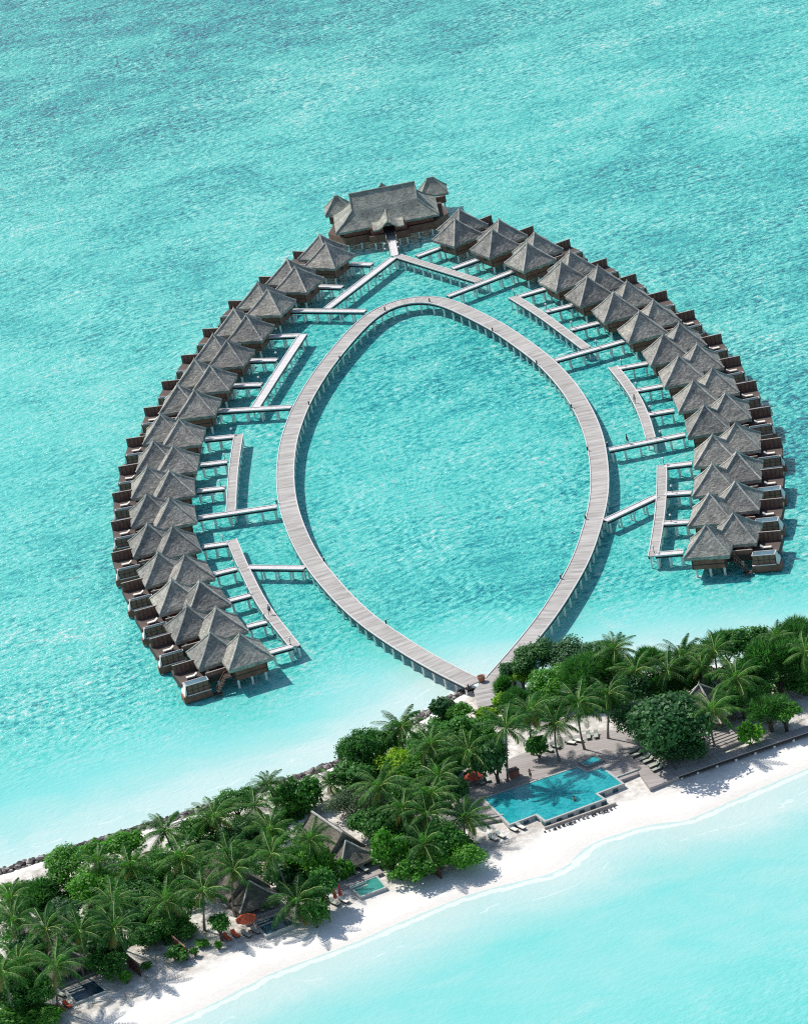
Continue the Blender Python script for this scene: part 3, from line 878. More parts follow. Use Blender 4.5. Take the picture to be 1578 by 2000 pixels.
for sd, V, A, mir in (('left', Lv, La, 1), ('right', Rv, Ra, -1)):
    fit = np.polyfit(range(len(A)), A, 2)
    for i, (px, ang) in enumerate(zip(V, A)):
        th = R(0.65 * np.polyval(fit, i) + 0.35 * ang)
        p = at(*px, APEX)
        end = (i >= len(V) - (1 if sd == 'left' else 3))
        stair = i == len(V) - 1
        lab = f'twin-roofed thatched water villa, {ORD[i]} of the {sd} arc counted from the big pavilion'
        if stair: lab = f'last thatched water villa of the {sd} arc, with an open stair down to the water'
        key = (mir, end)
        if key not in proto:
            root = thing('water_villa', lab, 'villa', (p.x, p.y, 0), th, 'water villas on stilts')
            villa_parts(mir, end, root)
            proto[key] = root
        else:
            root = copy_tree(proto[key])
            root.location = (p.x, p.y, 0); root.rotation_euler = (0, 0, th)
            tag(root, lab)
        if i >= 6:
            U = Vector((math.cos(th), math.sin(th))); Vv = Vector((-U.y, U.x)) * mir
            q = Vector((p.x, p.y)) + U * 8.5 + Vv * -0.55
            make_lounger(f'cream lounger on the deck of the {ORD[i]} villa of the {sd} arc', (q.x, q.y, FLOOR + 0.004), th + R(random.uniform(-6, 6)), 'cream', 'loungers on the villa decks', 'cap')
            if (sd == 'left' and i >= 10) or (sd == 'right' and i in (9, 12, 14)):
                q = Vector((p.x, p.y)) + U * 6.2 + Vv * (-0.2 if end else -0.1)
                make_lounger(f'small white deck chair beside the plunge pool of the {ORD[i]} villa of the {sd} arc', (q.x, q.y, FLOOR + 0.004), th + R(random.uniform(30, 150)), 'cream', 'white deck chairs on the villa decks', 'cap', 'deck chair', 'deck_chair', 0.72)

# ------------------------------------------------------------------ big pavilion at the head of the loop
def offset_in(poly, d):
    c = sum((Vector(p) for p in poly), Vector((0, 0))) / len(poly)
    return [tuple(Vector(p) + (c - Vector(p)).normalized() * d) for p in poly]
EL, ER = at(657.2, 456.1, 4.3), at(855.8, 418.1, 4.3)
bd = (ER - EL); bth = math.atan2(bd.y, bd.x)
pav = thing('thatched_pavilion', 'big hip-roofed thatched pavilion on stilts at the head of the loop', 'pavilion', (EL.x, EL.y, 0), bth)
def quadgrid(b, p00, p10, p11, p01, n, m, amp=0.05, sag=0.0):
    amp *= 0.35
    p00, p10, p11, p01 = map(Vector, (p00, p10, p11, p01))
    g = []
    for j in range(m + 1):
        row = []
        for i in range(n + 1):
            u, v = i / n, j / m
            p = (p00 * (1 - u) + p10 * u) * (1 - v) + (p01 * (1 - u) + p11 * u) * v
            p.z -= sag * math.sin(math.pi * v)
            if 0 < i < n and 0 < j < m: p += Vector((random.uniform(-amp, amp), random.uniform(-amp, amp), random.uniform(-amp, amp)))
            row.append(tuple(p))
        g.append(row)
    for j in range(m):
        for i in range(n): b.face([g[j][i], g[j][i + 1], g[j + 1][i + 1], g[j + 1][i]])
D = 12.0
def hip_roof(parent, x0, x1, y0, y1, rx0, rx1, ze, zr, brk, matk, ridge_mat, nm='roof', sg_=0.22):
    """ridge along x; gablet ends break into hips at height brk"""
    yc = (y0 + y1) / 2
    k = (brk - ze) / (zr - ze)
    b = MB(); h = MB()
    yb0, yb1 = y0 + (yc - y0) * k, y1 + (yc - y1) * k
    for (ya, yb, sgn_) in ((y0, yb0, 1), (y1, yb1, -1)):
        quadgrid(b, (x0, ya, ze), (x1, ya, ze), (rx1, yb, brk), (rx0, yb, brk), 28, 6, sag=sg_)
        quadgrid(b, (rx0, yb, brk), (rx1, yb, brk), (rx1, yc, zr), (rx0, yc, zr), 24, 6, sag=0.05)
    quadgrid(b, (x0, y0, ze), (x0, y1, ze), (rx0, yb1, brk), (rx0, yb0, brk), 12, 6, sag=sg_)
    quadgrid(b, (x1, y0, ze), (x1, y1, ze), (rx1, yb1, brk), (rx1, yb0, brk), 12, 6, sag=sg_)
    b.face([(rx0 + 0.02, yb0, brk), (rx0 + 0.02, yb1, brk), (rx0 + 0.02, yc, zr)]); b.face([(rx1 - 0.02, yb0, brk), (rx1 - 0.02, yb1, brk), (rx1 - 0.02, yc, zr)])
    lip = 0.42
    ring = [(x0, y0), (x1, y0), (x1, y1), (x0, y1)]
    cx, cy = (x0 + x1) / 2, yc
    for q in range(4):
        a, c = ring[q], ring[(q + 1) % 4]
        m = max(4, int(math.hypot(a[0] - c[0], a[1] - c[1]) / 0.6))
        pts = [(a[0] + (c[0] - a[0]) * t / m, a[1] + (c[1] - a[1]) * t / m) for t in range(m + 1)]
        zl = [ze - lip + random.uniform(-0.08, 0.06) for _ in pts]
        for t in range(m):
            b.face([(*pts[t], zl[t]), (*pts[t + 1], zl[t + 1]), (*pts[t + 1], ze), (*pts[t], ze)])
            s0 = [cx + (pts[t][0] - cx) * 0.88, cy + (pts[t][1] - cy) * 0.88]; s1 = [cx + (pts[t + 1][0] - cx) * 0.88, cy + (pts[t + 1][1] - cy) * 0.88]
            b.face([(*pts[t], zl[t]), (*s0, ze - 0.25), (*s1, ze - 0.25), (*pts[t + 1], zl[t + 1])])
    ro = b.build(nm, MAT[matk], parent)
    h.tube([(rx0 - 0.1, yc, zr + 0.05), (rx1 + 0.1, yc, zr + 0.05)], 0.2, 7)
    for (xa, ra) in ((x0, rx0), (x1, rx1)):
        for (ya, yb) in ((y0, yb0), (y1, yb1)):
            h.tube([(xa, ya, ze + 0.02), ((xa + ra) / 2, (ya + yb) / 2, (ze + brk) / 2 - sg_ * 0.9), (ra, yb, brk + 0.04), ((ra), (yb + yc) / 2, (brk + zr) / 2 + 0.03), (ra, yc, zr + 0.05)], 0.14, 6)
    h.build('hip_ridge', MAT[ridge_mat], ro)
    return ro
MAT['ridge_big'] = m_thatch('green_grey_ridge', (0.28, 0.29, 0.26), (0.44, 0.455, 0.41))
hip_roof(pav, -0.1, 21.2, -1.1, D - 1.1, 3.95, 17.4, 4.65, 10.35, 7.7, 'thatch_big', 'ridge_big')
# curved entrance gable over the bridge
b = MB()
gx = 10.6; n = 18; prof = []
for i in range(n + 1):
    t = -1 + 2 * i / n
    z = 4.35 + 1.55 * math.exp(-(t * 2.5) ** 2) + 0.25 * abs(t) ** 3
    prof.append((gx + t * 3.2, z))
for i in range(n):
    (xa, za), (xb, zb) = prof[i], prof[i + 1]
    ya = lambda z: -3.3
    back = lambda z: max(-0.3, (z - 4.65) / 0.95) - 0.3
    quadgrid(b, (xa, -3.3, za), (xb, -3.3, zb), (xb, back(zb), zb + 0.75), (xa, back(za), za + 0.75), 1, 6, 0.02)
    b.face([(xa, -3.3, za - 0.3), (xb, -3.3, zb - 0.3), (xb, -3.3, zb), (xa, -3.3, za)])
    b.face([(xa, -3.3, za - 0.3), (xb, -3.3, zb - 0.3), (xb, 0.6, zb - 0.1), (xa, 0.6, za - 0.1)])
po = b.build('porch_roof', MAT['thatch_big'], pav)
b = MB(); b.tube([(gx, -3.35, 5.98), (gx, 0.6, 6.72), (gx, 1.3, 6.85)], 0.15, 7); b.build('porch_ridge', MAT['ridge_big'], po)
# small gablet on the back slope and two corner pavilions
b = MB()
b.face([(9.6, 7.2, 9.2), (10.9, 7.2, 10.9), (10.9, 10.4, 9.6)]); b.face([(12.2, 7.2, 9.2), (10.9, 10.4, 9.6), (10.9, 7.2, 10.9)]); b.face([(9.6, 7.2, 9.2), (12.2, 7.2, 9.2), (10.9, 7.2, 10.9)])
b.face([(9.6, 7.2, 9.2), (10.9, 10.4, 9.6), (12.2, 7.2, 9.2)])
b.build('ridge_vent', MAT['thatch_big'], pav)
hip_roof(pav, -1.7, 3.9, 12.1, 17.4, 0.8, 1.5, 4.4, 7.3, 7.2, 'thatch_big', 'ridge_big', 'wing_roof', 0.04)
hip_roof(pav, 18.1, 24.0, 12.1, 17.4, 20.2, 21.6, 4.4, 7.3, 7.2, 'thatch_big', 'ridge_big', 'wing_roof', 0.04)
wallpoly = [(-1.7, 4.9), (1.6, -0.5), (6.4, -0.7), (6.45, -2.5), (9.5, -2.5), (9.5, 2.0), (11.9, 2.0), (11.9, -2.5), (14.7, -2.5), (14.75, -0.7), (20.0, -0.5), (23.1, 3.3), (22.0, 11.8), (0.2, 11.8)]
b = MB(); b.prism(wallpoly, 1.55, 3.05); b.prism([(1.6, 0.1), (6.9, 0.1), (6.9, -1.6), (9.5, -1.6), (9.5, 2.0), (11.9, 2.0), (11.9, -1.6), (14.3, -1.6), (14.3, 0.1), (19.8, 0.1), (20.4, 9.6), (0.8, 9.6)], 3.053, 4.55); wl = b.build('wall', MAT['brown'], pav)
b = MB(); b.prism(offset_in(wallpoly, 0.12), 3.055, 3.062); b.build('terrace_floor', MAT['villa_deck'], pav)
b = MB()
for (xa, ya, xb, yb) in ((1.6, -0.5, 6.4, -0.7), (14.75, -0.7, 20.0, -0.5)):
    m = 8
    for k in range(m + 1):
        x = xa + (xb - xa) * k / m; y = ya + (yb - ya) * k / m
        b.box((x - 0.05, y - 0.09, 1.6), (x + 0.05, y - 0.01, 3.08))
for (xa, xb) in ((6.45, 9.5), (11.9, 14.7)):
    for k in range(5):
        x = xa + (xb - xa) * k / 4; b.box((x - 0.05, -2.58, 1.6), (x + 0.05, -2.503, 3.08))
b.build('wall_batten', MAT['brown'], wl)
b = MB(); b.box((9.52, 1.90, 2.36), (11.88, 1.985, 3.9)); b.build('door', MAT['dark'], pav)
b = MB(); b.box((9.52, -2.6, 1.9), (11.88, 1.88, 2.34)); b.box((9.9, -5.6, 1.95), (11.6, -2.62, 2.30)); b.build('entrance_deck', MAT['deck'], pav)
for (x0, x1, y0, y1) in ((-1.0, 3.2, 12.7, 16.8), (18.9, 23.3, 12.7, 16.8)):
    b = MB(); b.box((x0, y0, 2.2), (x1, y1, 2.4))
    for (x, y) in ((x0 + .15, y0 + .15), (x1 - .15, y0 + .15), (x1 - .15, y1 - .15), (x0 + .15, y1 - .15)): b.box((x - .1, y - .1, 2.401), (x + .1, y + .1, 4.5))
    b.box((x0, y0, 2.402), (x1, y0 + .06, 3.2)); b.box((x1 - .06, y0 + .3, 2.402), (x1, y1 - .3, 3.2)); b.box((x0, y0 + .3, 2.402), (x0 + .06, y1 - .3, 3.2))
    b.build('wing_platform', MAT['brown'], pav)
    for (x, y) in ((x0 + .4, y0 + .4), (x1 - .4, y0 + .4), (x1 - .4, y1 - .4), (x0 + .4, y1 - .4)): new('stilt', pile_mesh(0.19, 2.19), pav, (x, y, 0))
b = MB()
for x in (9.75, 11.75):          # crossed timber rails at the entrance
    for k in range(3):
        y = -2.7 - k * 1.0
        b.tube([(x, y, 2.35), (x, y - 1.0, 3.25)], 0.05, 5); b.tube([(x, y, 3.25), (x, y - 1.0, 2.35)], 0.05, 5)
    b.tube([(x, -2.65, 3.32), (x, -5.7, 3.32)], 0.06, 6)
    for k in range(4): b.tube([(x, -2.7 - k, 1.95), (x, -2.7 - k, 3.35)], 0.06, 6)
b.build('entrance_railing', MAT['cap'], pav)
for x in (1.9, 4.7, 7.4, 8.9, 12.4, 13.9, 16.4, 19.2, 21.6):
    yy = -2.2 if 6.5 < x < 14.6 else (-0.2 if 1 < x < 20.5 else 2.6)
    new('stilt', pile_mesh(0.22, 1.54), pav, (x, yy, 0)); new('stilt', pile_mesh(0.22, 1.54), pav, (x, 5.5, 0))
def ploc(x, y, z=0):
    c, s_ = math.cos(bth), math.sin(bth)
    return Vector((EL.x + x * c - y * s_, EL.y + x * s_ + y * c, z))
pa, pb_ = ploc(10.75, -5.65), ploc(10.75, -14.6)
L_, s_ = resample(np.array([pa[:2], pb_[:2]]), 1.5); nr_ = normals(L_)
boardwalk('entrance_bridge', 'short pale bridge leading up to the entrance of the big pavilion', L_ + nr_ * 0.75, L_ - nr_ * 0.75, s_, Z3, 'deck_light', stilt_step=3)

# ------------------------------------------------------------------ path lamps and bollards
gl = MB(); gl.lathe([(0.02, 1.02), (0.17, 1.08), (0.21, 1.2), (0.17, 1.33), (0.03, 1.4)], 10); gl_me = gl.mesh('globe', MAT['globe'], True)
ps = MB(); ps.lathe([(0.09, 0), (0.09, 0.06), (0.055, 0.07), (0.05, 1.03)], 8); ps_me = ps.mesh('post', MAT['black'])
def lamp(px, py, where, z=Z3 + 0.002):
    p = at(px, py, z)
    r = thing('path_lamp', where, 'lamp', p, 0, 'globe lamps along the walkways')
    new('post', ps_me, r); new('globe', gl_me, r)
lamps = [(541, 653, 'fourth', 'left'), (541, 700, 'fifth', 'left'), (507, 748, 'sixth', 'left'), (454, 849, 'eighth', 'left'), (440, 899, 'ninth', 'left'), (432, 950.5, 'tenth', 'left'), (437, 1059, 'twelfth', 'left'), (458, 1108, 'thirteenth', 'left'),
         (485, 1160, 'fourteenth', 'left'), (518, 1212, 'fifteenth', 'left'), (568, 1260, 'sixteenth', 'left'), (1004, 577, 'fourth', 'right'), (1067, 605.5, 'fifth', 'right'), (1117, 640, 'sixth', 'right'), (1165, 677, 'seventh', 'right'),
         (1214, 715, 'eighth', 'right'), (1243, 760, 'ninth', 'right'), (1270, 806, 'tenth', 'right'), (1290, 855, 'eleventh', 'right'), (1296, 907.5, 'twelfth', 'right'), (1312, 961.5, 'thirteenth', 'right'), (1310, 1018.5, 'fourteenth', 'right'), (1277, 1080, 'fifteenth', 'right')]
for px, py, o_, a_ in lamps:
    lamp(px, py, f'white globe lamp by the gangway to the {o_} villa of the {a_} arc')
for px, py, wh in ((753.5, 487, 'upper left'), (754, 497, 'lower left'), (778, 484, 'upper right'), (780, 493, 'lower right')):
    lamp(px, py, f'white globe lamp at the {wh} side of the big pavilion bridge')
bo = MB(); bo.box((-0.10, -0.10, 0), (0.10, 0.10, 0.75)); bo_me = bo.mesh('post', MAT['black'])
bc = MB(); bc.box((-0.13, -0.13, 0.752), (0.13, 0.13, 0.81)); bc_me = bc.mesh('cap', MAT['cap'])
for px, py, wh in ((664, 702, 'on the inner edge, upper left of the loop'), (604, 791, 'on the inner edge, left side of the loop'), (752, 606, 'on the inner edge at the left shoulder of the loop'), (839, 589.5, 'on the inner edge at the top of the loop'),
                   (962, 647, 'on the inner edge, upper right of the loop'), (1048, 711, 'on the inner edge at the right shoulder of the loop'), (1116, 797, 'on the inner edge, right side of the loop above the long gangway'), (1147, 880, 'on the inner edge beside the eleventh right-hand gangway'),
                   (1143, 1014, 'on the inner edge, lower right of the loop'), (1095, 1131, 'on the inner edge far down the right arm of the loop'), (633, 1097, 'on the inner edge, lower left of the loop'), (754.5, 1219, 'on the inner edge midway down the lower left arm'), (915, 1345, 'on the outer edge where the loop meets the breakwater'),
                   (541, 984, 'on the outer edge above the eleventh left-hand gangway'), (1186, 872, 'on the outer edge above the eleventh right-hand gangway')):
    r = thing('bollard', 'dark square bollard ' + wh, 'bollard', at(px, py, DZ + 0.003), 0.3, 'bollards along the loop boardwalk')
    new('post', bo_me, r); new('cap', bc_me, r)

# terracotta planter at the point of the V
pl = at(941, 1331, DZ)
r = thing('planter_pot', 'terracotta planter bowl standing at the point of the V of the boardwalk', 'planter', pl)
b = MB(); b.lathe([(0.35, 0), (0.52, 0.35), (0.62, 0.75), (0.66, 0.95), (0.58, 0.96), (0.52, 0.80)], 16); b.build('bowl', MAT['terracotta'], r, True)
b = MB(); b.lathe([(0.52, 0.801), (0.02, 0.86)], 14); b.build('soil', MAT['soil'], r)

# ------------------------------------------------------------------ people
def person(label, loc, rz, pose, top_mat, low_mat, scale=1.0, hair_long=False):
    """one skinned body plus clothes and hair; pose gives joint positions"""
    root = thing('person', label, 'person', loc, rz)
    J = dict(pel=(0, 0, .93), chest=(0, .0, 1.28), neck=(0, 0, 1.47), head=(0, .02, 1.60), crown=(0, .01, 1.70),
             shl=(.17, 0, 1.41), shr=(-.17, 0, 1.41), ell=(.24, .02, 1.13), elr=(-.24, .02, 1.13), wrl=(.26, .10, .88), wrr=(-.26, .10, .88), hal=(.26, .13, .78), har=(-.26, .13, .78),
             hil=(.09, 0, .90), hir=(-.09, 0, .90), knl=(.10, .02, .50), knr=(-.10, .02, .50), anl=(.10, 0, .08), anr=(-.10, 0, .08), tol=(.10, .16, .03), tor=(-.10, .16, .03))
    J.update(pose)
    E_ = [('pel', 'chest'), ('chest', 'neck'), ('neck', 'head'), ('head', 'crown'), ('chest', 'shl'), ('chest', 'shr'), ('shl', 'ell'), ('ell', 'wrl'), ('wrl', 'hal'), ('shr', 'elr'), ('elr', 'wrr'), ('wrr', 'har'),
          ('pel', 'hil'), ('pel', 'hir'), ('hil', 'knl'), ('knl', 'anl'), ('anl', 'tol'), ('hir', 'knr'), ('knr', 'anr'), ('anr', 'tor')]
    RAD = dict(pel=.13, chest=.135, neck=.055, head=.095, crown=.07, shl=.065, shr=.065, ell=.045, elr=.045, wrl=.032, wrr=.032, hal=.035, har=.035, hil=.095, hir=.095, knl=.06, knr=.06, anl=.042, anr=.042, tol=.035, tor=.035)
    def skinned(name, keys, edges, grow, mat, trim=None):
        me = bpy.data.meshes.new(name)
        ix = {k: i for i, k in enumerate(keys)}
        me.from_pydata([J[k] for k in keys], [(ix[a], ix[c]) for a, c in edges], [])
        o = link(bpy.data.objects.new(name, me), root)
        md = o.modifiers.new('skin', 'SKIN'); md.use_smooth_shade = True
        for k in keys:
            sv = me.skin_vertices[0].data[ix[k]]
            sv.radius = (RAD[k] + grow,) * 2
        me.skin_vertices[0].data[0].use_root = True
        o.modifiers.new('sub', 'SUBSURF').levels = 1
        me.materials.append(mat)
        return o
    skinned('body', list(J), E_, 0, MAT['skin'])
    skinned('shirt', ['pel', 'chest', 'shl', 'shr', 'ell', 'elr'], [('pel', 'chest'), ('chest', 'shl'), ('chest', 'shr'), ('shl', 'ell'), ('shr', 'elr')], 0.022, MAT[top_mat]) if top_mat else None
    skinned('shorts', ['pel', 'hil', 'hir', 'knl', 'knr'], [('pel', 'hil'), ('pel', 'hir'), ('hil', 'knl'), ('hir', 'knr')], 0.02, MAT[low_mat]) if low_mat else None
    b = MB(); hx, hy, hz = J['head']
    b.lathe([(0.075, -0.02 - (0.22 if hair_long else 0)), (0.118, 0.02), (0.115, 0.09), (0.07, 0.145), (0.01, 0.16)], 10, (hx, hy - 0.03, hz)); b.build('hair', MAT['hair'], root, True)
    root.scale = (scale,) * 3
    return root
person('person in a teal shirt and dark shorts walking on the curved walkway at lower left', at(528, 1200, Z2), 2.6, dict(knl=(.10, .16, .52), anl=(.10, .20, .10), tol=(.10, .36, .06), knr=(-.10, -.02, .50), anr=(-.10, -.24, .12), tor=(-.10, -.12, .03)), 'cloth_teal', 'cloth_dark', 1.05)
person('person in grey pink clothes walking on the bent walkway right of the loop', at(1240, 787.5, Z2), 2.2, dict(knl=(.10, .14, .52), anl=(.10, .18, .10), tol=(.10, .34, .06)), 'cloth_grey', 'cloth_grey', 1.0, True)
person('person in dark clothes walking along the long right-hand gangway', at(1225.5, 867, Z3), -1.4, dict(knl=(.10, .16, .52), anl=(.10, .16, .10), tol=(.10, .32, .06), knr=(-.10, 0, .5), anr=(-.10, -.22, .12)), 'cloth_dark', 'cloth_dark', 1.08)

# ------------------------------------------------------------------ pools, terraces and walls on the island
TZ = 1.50
def poly3(pts, z): return [(p.x, p.y) for p in (at(*q, z) for q in pts)]
Zp = lambda a, b_: (930 + a / 5.09, 1460 + b_ / 5.09)
pool_px = [Zp(75, 505), Zp(335, 757), Zp(600, 657), Zp(690, 722), Zp(1258, 512), Zp(1178, 457), Zp(1442, 357), Zp(1245, 202), Zp(1090, 246), Zp(1000, 197)]
mp = thing('swimming_pool', 'big turquoise swimming pool with stepped corners beside the beach', 'pool', at(1080, 1545, 0))
def local(o, pts): return [(x - o.location.x, y - o.location.y) for x, y in pts]
def offset_poly(poly, d):
    n = len(poly); out = []
    area = sum(poly[i][0] * poly[(i + 1) % n][1] - poly[(i + 1) % n][0] * poly[i][1] for i in range(n))
    sg = 1 if area > 0 else -1
    for i in range(n):
        p0, p1, p2 = Vector(poly[i - 1]), Vector(poly[i]), Vector(poly[(i + 1) % n])
        d1, d2 = (p1 - p0).normalized(), (p2 - p1).normalized()
        n1, n2 = Vector((d1.y, -d1.x)) * sg, Vector((d2.y, -d2.x)) * sg
        m = (n1 + n2); m = m / max(0.3, m.dot(n1))
        out.append(tuple(p1 + m * d))
    return out
def ring_prism(b, inner_, outer_, z0, z1):
    n = len(inner_)
    for i in range(n):
        j = (i + 1) % n
        a, c, d, e = inner_[i], inner_[j], outer_[j], outer_[i]
        b.face([(*a, z1), (*c, z1), (*d, z1), (*e, z1)]); b.face([(*a, z0), (*e, z0), (*d, z0), (*c, z0)])
        b.face([(*e, z0), (*e, z1), (*d, z1), (*d, z0)]); b.face([(*a, z1), (*a, z0), (*c, z0), (*c, z1)])
def make_pool(root, pxs, zw, wmat, rimw=0.35, rim='rim', tiles=True, floor=0.2):
    P = local(root, poly3(pxs, zw))
    b = MB(); b.prism(P, floor, zw - 0.05); b.build('pool_water', MAT[wmat], root)
    b = MB(); O = offset_poly(P, rimw); I = offset_poly(P, 0.004); ring_prism(b, I, O, floor - 0.6, zw + 0.02); b.build('pool_rim', MAT[rim], root)
    return P, O
P_, O_ = make_pool(mp, pool_px, TZ, 'pool')
# dark and pale tile course below the infinity edge
b = MB()
n = len(O_)
for i in (1, 2, 3, 4, 5):
    a, c = Vector(O_[i]), Vector(O_[i + 1]); L0 = (c - a).length; d = (c - a) / L0; nn = Vector((-d.y, d.x))
    cen2 = sum((Vector(q) for q in O_), Vector((0, 0))) / n
    if nn.dot((a + c) / 2 - cen2) < 0: nn = -nn
    if i in (2, 5): nn = nn
    m = int(L0 / 0.9)
    for k in range(m):
        if k % 2: continue
        q = a + d * (k + 0.5) * L0 / m
        t0, t1 = q - d * 0.4, q + d * 0.4
        e = 0.12
        b.prism([tuple(t0 + nn * 0.004), tuple(t1 + nn * 0.004), tuple(t1 + nn * e), tuple(t0 + nn * e)], 0.45, 1.22)
b.build('edge_tile', MAT['tealpool'], mp)
sp = thing('spa_pool', 'small shaded turquoise spa pool behind the big swimming pool', 'pool', at(1154, 1483, 0))
spx = [Zp(1035, 148), Zp(1165, 84), Zp(1248, 124), Zp(1108, 184)]
make_pool(sp, spx, TZ + 0.05, 'pool', 0.3, 'terrace')
# boarded terrace round the pool (kept clear of the basins)
back = [pool_px[0], pool_px[9], pool_px[8], pool_px[7], pool_px[6]]
OO = [(x + mp.location.x, y + mp.location.y) for x, y in O_]
def w2(px, py, z=TZ): p = at(px, py, z); return (p.x, p.y)
tz = TZ - 0.15
ter = [w2(879, 1552), w2(905, 1611), w2(983, 1597), w2(984, 1590), OO[0], OO[9], OO[8], OO[7], w2(1208, 1523), w2(1246, 1509), w2(1239, 1497), w2(1268, 1537), w2(1325, 1516), w2(1305, 1480), w2(1360, 1452), w2(1280, 1432), w2(1180, 1424), w2(1090, 1440), w2(1000, 1478), w2(940, 1512)]
b = MB(); b.prism(ter, 0.3, tz)
tag(b.build('pool_terrace', MAT['terrace']), 'grey boarded terrace around the back of the swimming pool', 'terrace')
for nm, lab, pts in (('low_wall', 'low pale wall at the beach edge of the terrace left of the swimming pool', [(906, 1612), (984, 1598)]), ('low_wall', 'low stone wall in the sand in front of the swimming pool', [(1063, 1617), (1202, 1568)]), ('low_wall', 'short low wall right of the swimming pool', [(1200, 1526), (1247, 1509)])):
    a, c = Vector(w2(*pts[0], 0.9)), Vector(w2(*pts[1], 0.9)); d = (c - a).normalized(); nn = Vector((-d.y, d.x)) * 0.16
    b = MB(); zt = 1.55 if 'front' not in lab else 1.0
    b.prism([tuple(a - nn), tuple(c - nn), tuple(c + nn), tuple(a + nn)], 0.2, zt)
    tag(b.build(nm, MAT['rim'] if 'front' not in lab else MAT['cap']), lab, 'wall', 'low walls by the pool')
a, c = at(1066, 1620, 0.8), at(1200, 1573, 0.8)
rk = MB()
for k in range(26):
    p = a.lerp(c, k / 25 + random.uniform(-.015, .015)); rr = random.uniform(.14, .3)
    rk.lathe([(rr * .7, -.1), (rr, rr * .3), (rr * .6, rr * .8), (rr * .1, rr)], 6, (p.x + random.uniform(-.25, .25), p.y - .45 + random.uniform(-.2, .2), 0.75))
tag(rk.build('footing_stones', MAT['rock']), 'loose stones at the foot of the low wall in front of the pool', 'rocks', kind='stuff')

# raised boardwalk on pale posts along the beach, right of the pool
bwL = [w2(1325, 1516), w2(1400, 1490), w2(1470, 1466), w2(1578, 1430), w2(1700, 1392)]
P = smooth_line([(q[0], q[1], 0) for q in bwL], 5); P, s = resample(P, 1.5); nr = normals(P)
off = nr * (1 if nr[0][1] > 0 else -1)
rt = boardwalk('beach_boardwalk', 'low grey boardwalk on white stub posts along the right-hand beach', (P + off * 2.0) if off[0] @ nr[0] > 0 else P, P if off[0] @ nr[0] > 0 else (P + off * 2.0), s, 1.55, 'terrace', 3.2, kerbs=False)
# stepped sitting platform by the right-hand bungalow
stp = thing('wooden_steps', 'broad shaded wooden steps in front of the right-hand thatched pavilion', 'steps', at(1408, 1463, 1.2) - Vector((0, 0, 1.2)))
ux = (Vector(w2(1430, 1420, 1.6)) - Vector(w2(1375, 1441, 1.6))).normalized(); uy = Vector((-ux.y, ux.x))
b = MB()
for k in range(10):
    o = uy * (k * 0.72)
    q = [ux * -2.9 + o, ux * 3.7 + o, ux * 3.7 + o + uy * 0.66, ux * -2.9 + o + uy * 0.66]
    b.prism([(v.x, v.y) for v in q], 0.6, 1.32 + 0.13 * k)
b.build('tread', MAT['terrace'], stp)

Q4 = lambda s_, x0, y0, *pts: [(x0 + a / s_, y0 + c / s_) for a, c in pts]
for lab, pxs, wm, zz in (('small green plunge pool with steps in the sand in front of the middle bungalow', Q4(3.945, 560, 1380, (495, 1388), (690, 1312), (755, 1390), (572, 1460)), 'greenpool', 1.16),
                         ('small dark teal plunge pool in front of the bungalow with the red parasol', Q4(3.945, 400, 1640, (390, 640), (580, 572), (685, 648), (478, 735)), 'tealpool', 1.16),
                         ('small navy plunge pool at the lower left corner beach', Q4(3.945, 0, 1580, (518, 1400), (723, 1322), (812, 1400), (592, 1487)), 'navypool', 1.16)):
    c = at(sum(p[0] for p in pxs) / 4, sum(p[1] for p in pxs) / 4, 0)
    r = thing('plunge_pool', lab, 'pool', c, 0, 'plunge pools of the beach bungalows')
    Pp, Oo = make_pool(r, pxs, zz, wm, 0.28, 'rim')
    # two submerged-looking steps at the house side
    b = MB(); A0, A1, A2, A3 = [Vector(p) for p in Pp]
    for k in range(2):
        t0 = 0.06 + 0.2 * k
        q = [A0.lerp(A3, t0), A0.lerp(A1, 0.55).lerp(A3.lerp(A2, 0.55), t0), A0.lerp(A1, 0.55).lerp(A3.lerp(A2, 0.55), t0 + 0.08), A0.lerp(A3, t0 + 0.08)]
        b.prism([tuple(v) for v in q], zz - 0.3, zz - 0.02)
    b.build('pool_step', MAT['rim'], r)
    # boarded deck between pool and bungalow
    b = MB()
    d = (Vector(Oo[0]) - Vector(Oo[3])).normalized()
    e0, e1 = Vector(Oo[0]) + d * 0.02, Vector(Oo[1]) + d * 0.02
    al = (e1 - e0).normalized()
    b.prism([tuple(e0 - al * 1.0), tuple(e1 + al * 1.0), tuple(e1 + al * 1.0 + d * 4.5), tuple(e0 - al * 1.0 + d * 4.5)], 0.5, zz + 0.1)
    b.build('pool_deck', MAT['terrace'], r)

